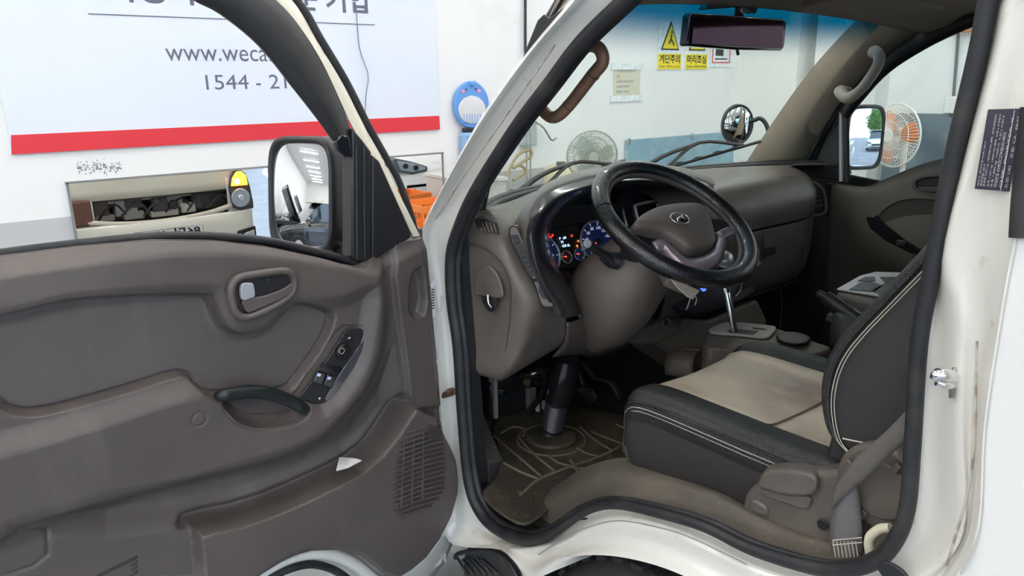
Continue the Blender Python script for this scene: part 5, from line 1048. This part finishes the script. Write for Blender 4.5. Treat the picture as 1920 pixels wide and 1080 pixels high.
prism('lower_spoke_cover', [wp(*p, -.012) for p in ((1235,478),(1262,502),(1290,518),(1320,514),(1350,495),(1340,520),(1290,535),(1255,520))], -wn*.03, HUB, whl, .006)
# emblem: oval ring with slanted H
ec = wp(1275, 409, .036); ex, ey = .0265, .018
tube('emblem', [ec+wu*ex*cos(t)+wv*ey*sin(t) for t in np.linspace(0, 2*pi, 28, endpoint=False)], .0014, CHROME, whl, 8, 1, closed=True)
tube('emblem', [ec+wu*-.015+wv*-.011, ec+wu*-.010+wv*.0, ec+wu*-.007+wv*.013], .0016, CHROME, whl, 8, 3); tube('emblem', [ec+wu*.015+wv*.011, ec+wu*.010+wv*-.0, ec+wu*.007+wv*-.013], .0016, CHROME, whl, 8, 3); tube('emblem', [ec+wu*-.010+wv*-.002, ec+wu*.0+wv*.0035, ec+wu*.010+wv*.002], .0016, CHROME, whl, 8, 3)
# torn cover flap and threads
FL = mat('torn_lining', (.27, .245, .22), .9, bump=('n', 200, .6))
prism('torn_flap', [wp(*p, -.012) for p in ((1230,470),(1238,474),(1250,492),(1262,508),(1275,522),(1292,535),(1312,545),(1300,560),(1290,556),(1272,540),(1258,522),(1246,505),(1236,486))], -wn*.003, FL, whl, .001)
prism('torn_flap', [wp(*p, -.01) for p in ((1417,455),(1424,470),(1423,488),(1428,495),(1416,500),(1410,515),(1412,490),(1416,470))], -wn*.003, FL, whl, .001)
for pts in (((1296,553),(1291,570),(1287,580)),((1303,553),(1306,562),(1303,572)),((1392,530),(1388,545),(1380,555))): tube('loose_thread', [wp(*p, -.02) for p in pts], .0012, FL, whl, 5, 4)
# ---- steering column and cowl
ax_ = -wn
def col_ring(o, cx_, rx, ry, m=20):
    c = wc+ax_*o+np.array((cx_, 0, 0)); return [c+wu*rx*np.sign(cos(t))*abs(cos(t))**.75+wv*ry*np.sign(sin(t))*abs(sin(t))**.75 for t in np.linspace(0, 2*pi, m, endpoint=False)]
CWM = mat('column_taupe', (.105, .084, .072), .5, bump=('n', 600, .25), var=[(5, .45, .7, (.13, .108, .092), .8)])
cowl = loft('column_cowl', [col_ring(.055, 0, .06, .05), col_ring(.065, -.005, .085, .068), col_ring(.11, -.028, .088, .082), col_ring(.17, -.058, .096, .095), col_ring(.24, -.066, .090, .105), col_ring(.31, -.054, .072, .095), col_ring(.37, -.035, .055, .065), col_ring(.41, -.03, .040, .045), col_ring(.42, -.03, .03, .032)], CWM, truck, 4, 1, cv=True, caps=True, ang=60)
# stalk
tube('stalk_boot', [at(1160,490,y=1.16), at(1145,486,y=1.17), at(1130,478,y=1.18)], [.021, .020, .012], BLACK, cowl, 16, 3)
tube('indicator_stalk', [at(1148,492,y=1.16), at(1135,480,y=1.165), at(1118,468,y=1.165), at(1104,459,y=1.165)], [.011, .010, .010, .011], BLACK, cowl, 14, 4); disc('stalk_tip', at(1101, 457, y=1.163), (-.5, -.8, .25), .010, .004, mat('tip_grey', (.2, .2, .21), .2), cowl, 20, .002)
tube('indicator_stalk', [at(1335,500,y=1.10), at(1352,505,y=1.06), at(1365,508,y=1.04)], .009, BLACK, cowl, 10, 3)
sh0 = wc+ax_*.41+np.array((-.03, 0, 0)); 
p_a = at(1065, 672, y=1.37); p_b = at(1060, 700, y=1.385); p_c = at(1045, 752, y=1.41); p_d = at(1036, 800, y=1.44); p_e = at(1032, 822, y=1.45)
SHB = mat('shaft_black', (.010, .010, .012), .15, coat=.6)
sft = tube('column_shaft_cover', [p_a, p_b, p_c], [.026, .038, .034], SHB, truck, 24, 4)
cc = [p_c+(p_d-p_c)*k/26 for k in range(27)]; tube('bellows', cc, [.031 if k % 2 else .0275 for k in range(27)], mat('bellows_black', (.03, .03, .035), .35), sft, 24, 1)
tube('boot_collar', [p_d-np.array((0, 0, .004)), p_d+(p_e-p_d)*.5, p_e+np.array((0, 0, -.01))], [.030, .036, .026], BLACK, sft, 24, 3); tube('universal_joint', [at(1072,655,y=1.40), at(1066,676,y=1.385)], .02, RUST, sft, 12, 1)
# ---- pedals, brackets, footrest
PED = mat('pedal_rubber', (.03, .03, .03), .6); 
def pedal(q4, top, lab):
    o = tube('foot_pedal', [at(*top, y=1.62), at((top[0]+q4[0][0])/2+6, (top[1]+q4[0][1])/2, y=1.60), at((q4[0][0]+q4[2][0])/2, (q4[0][1]+q4[2][1])/2, y=1.585)], .011, BLACK, truck, 8, 3, label=lab)
    P = [at(*p, y=1.57) for p in q4]; prism('pedal_pad', P, (0, .015, 0), PED, o, .003)
    for k in range(1, 5):
        a = P[0]+(P[3]-P[0])*k/5; b = P[1]+(P[2]-P[1])*k/5; m_ = (a+b)/2+(P[3]-P[0])*.12; tube('pad_rib', [a+np.array((0, -.003, 0)), m_+np.array((0, -.003, 0)), b+np.array((0, -.003, 0))], .0018, STEEL, o, 5, 1)
pedal([(1082,730),(1106,724),(1120,744),(1105,760)], (1085,690), 'brake pedal with chevron ribs right of the steering column')
pedal([(995,705),(1030,704),(1028,735),(1005,722)], (1010,690), 'pedal with slanted ribs left of the steering column')
acc = loft('accelerator_pedal', [[at(1088,680,y=1.60), at(1098,683,y=1.60)], [at(1110,712,y=1.58), at(1122,712,y=1.58)], [at(1140,722,y=1.56), at(1150,718,y=1.56)], [at(1157,752,y=1.52), at(1170,745,y=1.52)]], PED, truck, 4, 2, thick=.012)
for k in range(3): tube('pad_rib', [at(1152+5*k, 742-1.5*k, y=1.515), at(1158+5*k, 750-1.5*k, y=1.512)], .0015, STEEL, acc, 5, 1)
frp = [at(885,763,y=1.50), at(903,768,y=1.50), at(944,855,y=1.37), at(912,872,y=1.345)]
FRM = mat('footrest_grey', (.055, .053, .05), .7, bump=('n', 200, .5), var=[(8, .5, .7, (.12, .11, .09), .6)])
frt = prism('footrest', [at(884,766,x=.085), at(903,770,x=.13), at(944,862,x=.15), at(916,866,x=.085)], (.0, .02, -.10), FRM, truck, .004)
prism('footrest_face', [at(914,868,x=.083), at(944,862,x=.15), at(943,900,x=.15), at(918,912,x=.09)], (0, .015, 0), FRM, frt, .004)
fn = np.cross(np.array(at(903,770,x=.13))-np.array(at(884,766,x=.085)), np.array(at(916,866,x=.085))-np.array(at(884,766,x=.085))); fn /= np.linalg.norm(fn)
if fn[2] < 0: fn = -fn
for r in (.006, .012, .018): ring('tread_ring', at(914, 838, x=.11)+fn*.004, fn, r, .0013, FRM, frt, 20)
for k in range(9): tube('tread_line', [at(888+1.6*k, 772+7*k, x=.087)+fn*.006, at(900+3*k, 776+8*k, x=.115)+fn*.006], .0014, FRM, frt, 5, 1)
brk = box('pedal_bracket', at(950, 738, y=1.66), (.16, .05, .12), BLACK, truck, .01)
box('bracket_plate', at(925, 735, y=1.64), (.012, .03, .16), mat('cream_bracket', (.42, .40, .33), .5), brk, .002); box('bracket_plate', at(995, 760, y=1.63), (.03, .02, .12), mat('grey_bracket', (.18, .17, .15), .5), brk, .002)
for a, b in ((943,734),(962,728)): tube('bracket_bolt', [at(a-4, b-1, y=1.61), at(a+5, b+2, y=1.58)], .006, CHROME, brk, 10, 1)
tube('clutch_tube', [at(980,705,y=1.60), at(1000,700,y=1.55), at(1030,690,y=1.55)], .008, STEEL, brk, 8); disc('bracket_nut', at(986, 716, y=1.57), (0, -1, .1), .012, .01, RUST, brk, 6)
tube('wire_loom', [at(1010,690,y=1.5), at(1022,705,y=1.5), at(1015,740,y=1.55), at(990,775,y=1.6)], .009, BLACK, brk, 8); box('white_plug', at(1008, 762, y=1.6), (.012, .01, .04), LHOUS, brk, .002); box('white_plug', at(1019, 760, y=1.6), (.010, .01, .035), mat('lilac_plug', (.4, .38, .45), .5), brk, .002)
# ---- floor mat with raised ribs
FM = mat('floor_mat_rubber', (.035, .029, .022), .6, bump=('n', 90, .9), var=[(7, .45, .65, (.085, .07, .045), .8), (40, .6, .75, (.14, .12, .09), .7)])
MR = mat('mat_rib_dusty', (.12, .10, .068), .8, bump=('n', 200, .6))
fz = .683
mo = [at(*p, z=fz) for p in cr(((905,935),(930,900),(938,855),(925,800),(960,768),(1020,760),(1100,770),(1190,790),(1205,830),(1195,860),(1150,895),(1095,905),(1060,930),(1010,975),(970,985)), 3, True)]
fm = prism('floor_mat', mo, (0, 0, .008), FM, None, .003); tag(fm, 'dirty black rubber floor mat with raised ribs in the driver footwell', 'floor mat')
for pts in (((975,929),(1011,898),(1069,875),(1131,853),(1171,831),(1189,813)), ((927,818),(965,850),(1015,893)), ((971,818),(1000,850),(1042,884)), ((1026,853),(1048,868),(1072,874)), ((1087,800),(1118,826),(1149,845)), ((1109,809),(1140,822),(1168,832)), ((1082,840),(1100,850),(1124,856)), ((1070,875),(1104,880),(1140,886)), ((940,812),(962,800),(985,806),(980,818)), ((945,868),(975,884),(1010,898)), ((1155,795),(1175,805),(1190,815)), ((1070,862),(1100,900),(1145,883))): tube('mat_rib', [at(*p, z=fz+.009) for p in pts], .0042, MR, fm, 6, 4, flat=.8)
for r in (.095,): ring('mat_ring', at(1034, 824, z=fz+.009), (0, 0, 1), r, .003, MR, fm, 36, up=(0, 1, 0))
disc('mat_boss', at(1034, 824, z=fz+.008), (0, 0, 1), .07, .014, FM, fm, 36, .005, up=(0, 1, 0))
# ================================================================== DRIVER SEAT
BL = mat('black_leather', (.015, .015, .016), .40, bump=('v', 500, .5), var=[(6, .5, .7, (.04, .04, .04), .6)]); BG = mat('beige_leather', (.54, .48, .38), .5, bump=('v', 600, .4), var=[(4, .42, .62, (.30, .245, .195), .9), (10, .55, .7, (.60, .53, .44), .6)])
SK = mat('seat_skirt', (.030, .027, .027), .55, bump=('n', 500, .3)); ST = mat('cream_stitch', (.52, .48, .40), .7)
def seat_cushion(dx=0, parent=truck, name='driver_seat', lab=None):
    xs = [.145, .128, .120, .124, .142, .178, .21, .33, .430, .458, .51, .575, .60, .605]
    ys = [.98, .955, .90, .80, .68, .55, .44, .36]
    rows = []
    for k, y in enumerate(ys):
        f = (.98-y)/.62; zf = [-.055, -.006, .008, .010, .010, .012, .012, .012][k]
        ztop = 1.044+zf-.004*f
        w_ = .92 if k == 0 else 1
        zz_ = [.86, .90, .975, 1.033, 1.052, 1.053, 1.046, 1.042, 1.048, 1.056, 1.066, 1.04, .97, .88]
        rows.append([((x-.36)*w_+.36+dx, y, (z-1.05)*1.0+ztop if z > .95 else z+(.0 if k else .02)) for x, z in zip(xs, zz_)])
    front = [[(p[0]*.98+.0072, .955, .86+(p[2]-.86)*.15) for p in rows[0]], [(p[0], .985, .88+(p[2]-.88)*.55) for p in rows[0]]]
    return loft(name, front+rows, SK, parent, 3, 3, ang=60, label=lab), rows
seat, SR = seat_cushion(lab='black and beige leather driver seat')
SRa = np.array([cr(r, 3) for r in SR]); SRa = np.array([cr(SRa[:, j], 3) for j in range(SRa.shape[1])]).transpose(1, 0, 2)
def patch(name, j0, j1, i0, i1, m, off, par):
    P = SRa[i0:i1+1, j0:j1+1].copy()
    Nn = np.zeros_like(P); du = np.gradient(P, axis=0); dv = np.gradient(P, axis=1); Nn = np.cross(dv, du); Nn /= np.linalg.norm(Nn, axis=2)[..., None]+1e-9
    if Nn[..., 2].mean() < 0: Nn = -Nn
    fall = np.ones(P.shape[:2]); fall[0] = fall[-1] = 0; fall[:, 0] = fall[:, -1] = 0; P = P+Nn*(off*(fall*.9+.1))[..., None]
    return mesh(name, P.reshape(-1, 3), grid_faces(*P.shape[:2]), m, par, True, None, 80)
N0, N1 = SRa.shape[:2]
patch('outer_bolster', 10, 16, 0, N0-1, BL, .007, seat); patch('seat_insert', 16, 28, 1, 12, BG, .006, seat); patch('seat_insert', 16, 28, 12, N0-1, BG, .006, seat); patch('inner_bolster', 28, 37, 0, N0-1, BL, .007, seat)
patch('outer_edge_roll', 7, 11, 0, N0-1, BL, .004, seat)
for j, off in ((8, .001), (8, .009)): tube('stitching', [SRa[i, j]+np.array((-.0035, 0, off)) for i in range(0, N0, 2)], .0007, ST, seat, 5, 2)
pp = [SRa[i, 7]+np.array((-.004, -.0, .005)) for i in range(N0)]; tube('piping', [SRa[i, 9]+np.array((-.004, 0, .004)) for i in range(0, N0, 2)], .0028, BL, seat, 6, 2)
tube('piping', [SRa[12, j]+np.array((0, 0, .004)) for j in range(16, 29, 2)], .0018, mat('seam_dark', (.12, .10, .08), .8), seat, 6, 2)
# backrest
bs = [(1586,838),(1566,815),(1556,780),(1553,735),(1562,690),(1580,652),(1612,612),(1650,572),(1700,520),(1742,476),(1775,440),(1805,400)]
zs_ = []; rows = []
edge = [at(*p, x=.125) for p in bs]
sl = .18
for (dx_, ins, fwd) in ((.135, .03, 0), (.122, .012, 0), (.118, 0, 0), (.120, -.0, .006), (.140, .0, .016), (.20, .0, .006), (.36, 0, -.02), (.52, 0, .006), (.58, 0, .014), (.60, .0, 0)):
    rows.append([np.array((dx_, p[1]+fwd-ins, p[2]-(ins*.3))) for p in edge])
brs = loft('seat_backrest', rows, BL, truck, 3, 4, ang=60)
back = [np.array((.125, p[1]-.20, p[2]-.03)) for p in edge]
loft('backrest_side', [[p+np.array((-.008, -.010, 0)) for p in [np.array((.128, q[1], q[2])) for q in edge]], [np.array((.118, q[1]-.05, q[2]-.005)) for q in edge], [np.array((.118, q[1]-.11, q[2]-.02)) for q in edge], [np.array((.14, q[1]-.19, q[2]-.03)) for q in edge]], SK, brs, 3, 4, ang=60, flip=True)
loft('backrest_rear', [[np.array((x, q[1]-.19, q[2]-.03)) for q in edge] for x in (.14, .36, .60)], SK, brs, 2, 4)
for o_ in (.012, .017): tube('stitching', [np.array((.113, q[1]-o_, q[2]-.003)) for q in edge], .0008, ST, brs, 5, 4)
tube('piping', [np.array((.117, q[1]-.004, q[2])) for q in edge], .0035, BL, brs, 8, 4); tube('stitching', [at(1580,822,x=.11), at(1620,830,x=.11), at(1680,834,x=.11), at(1700,833,x=.11)], .0013, ST, brs, 5, 3)
prism('backrest_lower', [(.15, .56, 1.00), (.15, .545, 1.13), (.15, .32, 1.16), (.15, .32, .98)], (.42, 0, 0), SK, brs, .01)
# seat base side cover, lever, recliner round cover
SC = mat('seat_cover_taupe', (.105, .088, .076), .45, bump=('n', 600, .25), var=[(9, .5, .7, (.15, .13, .11), .7)])
def sx(px, py, x=.10): return at(px, py, x=x)
scv = prism('seat_side_cover', [sx(*p) for p in cr(((1392,955),(1396,928),(1415,908),(1430,895),(1440,885),(1470,880),(1560,884),(1590,870),(1620,838),(1660,830),(1690,840),(1702,880),(1698,940),(1680,985),(1640,1030),(1600,1050),(1540,1035),(1480,1008),(1430,985),(1398,970)), 3, True)], (.06, 0, 0), SC, truck, .01, seg=3)
prism('seat_lever', [sx(*p, .085) for p in cr(((1421,905),(1428,890),(1450,882),(1500,884),(1525,893),(1532,905),(1528,925),(1510,932),(1470,930),(1432,920),(1422,914)), 3, True)], (.035, .01, 0), SC, scv, .007, seg=3)
prism('lever_lower', [sx(*p, .092) for p in cr(((1430,918),(1470,928),(1515,932),(1520,945),(1508,955),(1475,945),(1436,932)), 3, True)], (.03, .01, 0), SC, scv, .005)
prism('cover_button', [sx(*p, .094) for p in cr(((1404,943),(1412,938),(1434,950),(1438,964),(1432,968),(1408,958)), 3, True)], (.01, 0, 0), SC, scv, .004)
disc('screw_hole', sx(1543, 983, .094), (-1, 0, 0), .009, .003, BLACK, scv, 20, .001)
rc_ = sx(1655, 915, .10); disc('recliner_cover', rc_+np.array((.02, 0, 0)), (-1, 0, 0), .068, .028, SC, scv, 48, .008)
disc('recliner_cap', rc_+np.array((-.006, 0, 0)), (-1, 0, 0), .045, .006, SC, scv, 40, .003)
for a in (.5, -.3, -1.2, 2.0): box('cover_tab', rc_+np.array((-.014, .05*cos(a), .05*sin(a))), (.006, .016, .010), SC, scv, .002, axes=((1, 0, 0), (0, cos(a), sin(a)), (0, -sin(a), cos(a))))
box('seat_rail', (.17, .72, .885), (.04, .5, .03), STEEL, truck, .004)
tube('slide_lever', [at(1195,893,x=.13), at(1235,888,x=.15), at(1270,905,x=.16)], .007, BLACK, truck, 10)
box('carpet_dust', (0, 0, -5), (.01, .01, .01), DUST, truck) if False else None
# belt
WB = mat('belt_webbing', (.125, .115, .105), .75, bump=('n', 900, .6))
beltu = [((1725,745),(1742,790)), ((1708,763),(1716,815)), ((1660,812),(1672,850)), ((1615,850),(1625,895)), ((1590,880),(1583,930)), ((1570,905),(1560,955))]
tb = loft('seat_belt', [[at(*a, x=.040+.006*k), at(*(.5*(np.array(a)+np.array(b))), x=.036+.006*k), at(*b, x=.040+.006*k)] for k, (a, b) in enumerate([beltu[0], beltu[1], beltu[2], beltu[3], beltu[4], beltu[5]])], WB, truck, 5, 2, thick=.0025)
bl2 = [((1578,895),(1600,885)), ((1568,930),(1610,930)), ((1560,980),(1615,975)), ((1560,1020),(1617,1010)), ((1562,1052),(1616,1045))]
b2 = loft('belt_lower_band', [[at(*a, x=.075), at(*(.5*(np.array(a)+np.array(b))), x=.068), at(*b, x=.075)] for a, b in bl2], mat('webbing_grey', (.15, .145, .15), .7, bump=('n', 900, .6)), tb, 4, 2, thick=.003)
for k in range(7): tube('box_stitch', [at(1562+7*k, 1015, x=.064), at(1567+7*k, 1045, x=.064)], .0009, ST, tb, 5, 1)
for yy_ in (1013, 1022): tube('box_stitch', [at(1561, yy_, x=.064), at(1616, yy_-5, x=.064)], .001, ST, tb, 5, 1)
tube('cream_grommet', [at(1632,1040,x=.05), at(1630,1010,x=.05), at(1650,992,x=.05), at(1670,990,x=.05)], .007, mat('cream_trim', (.60, .56, .44), .5), tb, 8)
# small things on the sill
o = prism('plastic_scrap', [at(*p, x=.10) for p in ((1357,943),(1368,946),(1375,953),(1368,952))], (0, 0, .003), LHOUS, None); tag(o, 'small white and red plastic scrap on the sill under the seat', 'scrap')
# ================================================================== CENTRE CONSOLE
CN = mat('console_taupe', (.095, .080, .068), .5, bump=('n', 500, .3), var=[(6, .5, .7, (.13, .115, .095), .7)])
def cz(px, py, z): return at(px, py, z=z)
cz0 = .995
con = prism('centre_console', [cz(*p, cz0) for p in cr(((1318,632),(1336,616),(1362,607),(1400,608),(1458,615),(1530,640),(1560,652),(1530,664),(1480,668),(1400,655),(1330,650)), 3, True)], (0, .0, -.20), CN, truck, .008)
prism('console_face', [cz(1318,634,cz0-.004), cz(1400,656,cz0-.004), cz(1400,656,cz0-.004)+np.array((0, -.01, -.3)), cz(1318,634,cz0-.004)+np.array((.0, .0, -.3))], (.1, .02, 0), CN, con, .01)
gp_ = prism('gear_plate', [cz(*p, cz0+.001) for p in cr(((1329,622),(1348,612),(1372,608),(1440,614),(1455,619),(1448,630),(1434,637),(1390,632),(1340,628)), 3, True)], (0, 0, .008), mat('plate_grey', (.36, .355, .34), .35), con, .003)
prism('gear_gate', [cz(*p, cz0+.009) for p in ((1362,620),(1375,617),(1422,621),(1412,628),(1368,624))], (0, 0, .001), BLACK, con); prism('gear_gate', [cz(*p, cz0+.009) for p in ((1410,614),(1432,616),(1438,619),(1412,617))], (0, 0, .001), BLACK, con)
for k, s in enumerate('PRND'): text('gear_letter', s, cz(1352+16*k, 619+1.2*k, cz0+.0095), (.2, -1, 0), (1, .2, 0), .010, mat('letter_red', (.7, .6, .6), .5), con, ext=.0002)
b1, b2_ = cz(1377, 622, cz0+.01), at(1362, 545, x=cz(1377, 622, cz0+.01)[0]+.0)
tube('gear_lever', [b1, (b1+b2_)/2, b2_], [.0085, .010, .012], CHROME, con, 16, 3); tube('lever_collar', [b2_-(b2_-b1)*.05, at(1357, 520, x=b1[0]), at(1354, 505, x=b1[0])], [.0125, .017, .016], CHROME, con, 16, 3)
kc = at(1350, 489, x=b1[0])
rows = [[kc+np.array((.040*cos(t)*r, .032*sin(t)*r, z*1.1)) for t in np.linspace(0, 2*pi, 24, endpoint=False)] for z, r in ((-.022, .45), (-.015, .85), (.0, 1.05), (.012, .95), (.022, .6), (.026, .1))]
loft('gear_knob', rows, mat('knob_silver', (.55, .56, .56), .25, metal=.5), con, 2, 1, cv=True, caps=True, ang=70); box('knob_button', kc+np.array((-.034, -.006, -.002)), (.012, .03, .028), GLOSSB, con, .005)
disc('cup_holder_rim', cz(1487, 639, cz0+.002), (0, 0, 1), .042, .012, BLACK, con, 40, .004, up=(0, 1, 0)); disc('cup_lid', cz(1487, 637, cz0+.014), (0, 0, 1), .036, .004, mat('lid_black', (.035, .037, .036), .45), con, 40, .002, up=(0, 1, 0))
tr = loft('console_tray', [[at(1250,700,x=.60), at(1250,675,x=.60), at(1262,662,x=.62), at(1310,658,x=.66)], [at(1300,710,x=.62), at(1300,688,x=.62), at(1305,668,x=.64), at(1318,664,x=.68)]], CN, con, 3, 3, thick=.01)
tube('tray_rim', [at(1253,678,x=.60), at(1260,664,x=.62), at(1285,656,x=.65), at(1312,658,x=.67)], .005, CN, con, 8)
prism('console_lower', [(.61, .98, .66), (.61, 1.33, .66), (.61, 1.30, .83), (.61, 1.02, .86)], (.36, 0, 0), DARK, con, .02)
# parking brake lever
hb_ = tube('parking_brake_lever', [at(1548,556,x=.80), at(1566,570,x=.80), at(1595,590,x=.80), at(1625,611,x=.80), at(1640,622,x=.80)], [.016, .0185, .019, .019, .018], BLACK, truck, 16, 3, label='black parking brake lever beside the driver seat')
tube('brake_button', [at(1534,549,x=.80), at(1548,557,x=.80)], .0095, BLACK, hb_, 14, 1)
loft('brake_boot', [[at(1580,640,x=.78), at(1572,620,x=.78), at(1566,600,x=.80), at(1572,586,x=.80)], [at(1640,660,x=.78), at(1640,640,x=.78), at(1630,620,x=.80), at(1620,610,x=.80)]], mat('boot_black', (.02, .02, .02), .5), hb_, 3, 3, thick=.05)
# centre and passenger seats
def simple_seat(x0, x1, y0, y1, z, lab, nm):
    rows = []
    for k, (y, dz) in enumerate(((y1+.012, -.10), (y1, -.025), (y1-.04, .0), (y1-.2, .0), (y0+.05, .004), (y0, .0))):
        rows.append([(x0, y, z+dz-.12), (x0-.004, y, z+dz-.03), (x0+.03, y, z+dz), (x0+.08, y, z+dz-.004), ((x0+x1)/2, y, z+dz-.008), (x1-.08, y, z+dz-.004), (x1-.03, y, z+dz), (x1+.004, y, z+dz-.03), (x1, y, z+dz-.12)])
    return loft(nm, rows, BL, truck, 4, 3, ang=60, label=lab)
cs_ = simple_seat(.84, 1.06, .45, .88, 1.02, None, 'centre_seat'); tube('stitching', [(.845, y, 1.012) for y in (.86, .7, .5)], .0012, ST, cs_, 5, 2)
ps_ = simple_seat(1.09, 1.55, .35, .90, 1.03, None, 'passenger_seat'); tube('stitching', [(1.094, y, 1.02) for y in (.88, .7, .5)], .0012, ST, ps_, 5, 2)
prism('passenger_backrest', [(1.10, .36, 1.0), (1.10, .46, 1.03), (1.10, .30, 1.55), (1.10, .18, 1.55)], (.44, 0, 0), BL, ps_, .03)
# fold-down centre backrest with cup holder tray
zt = 1.125
ctb = prism('folded_centre_backrest', [cz(*p, zt) for p in ((1566,548),(1608,522),(1640,515),(1712,515),(1790,520),(1770,600),(1660,570))], (0, 0, -.075), CN, truck, .012)
prism('tray_frame', [cz(*p, zt+.002) for p in ((1568,545),(1612,520),(1640,513),(1712,515),(1775,520),(1760,560),(1655,559))], (0, 0, .006), SILVER, ctb, .003)
prism('tray_recess', [cz(*p, zt+.009) for p in ((1592,543),(1612,531),(1640,530),(1655,536),(1640,547))], (0, 0, .001), BLACK, ctb); prism('tray_recess', [cz(*p, zt+.009) for p in ((1636,545),(1660,530),(1650,520),(1712,519),(1700,545),(1655,555))], (0, 0, .001), BLACK, ctb); prism('tray_insert', [cz(*p, zt+.011) for p in ((1662,541),(1680,532),(1702,534),(1696,546))], (0, 0, .002), mat('insert_mauve', (.30, .26, .25), .5), ctb)
prism('tray_recess', [cz(*p, zt+.009) for p in ((1608,527),(1622,520),(1640,519),(1642,526),(1628,529))], (0, 0, .001), BLACK, ctb)
# rear carpet roll on floor dark side (carpet seam line)
tube('carpet_seam', [at(1464,540,y=1.5), at(1466,580,y=1.45), at(1462,615,y=1.4)], .002, mat('seam_brown', (.16, .12, .08), .8), truck, 6)
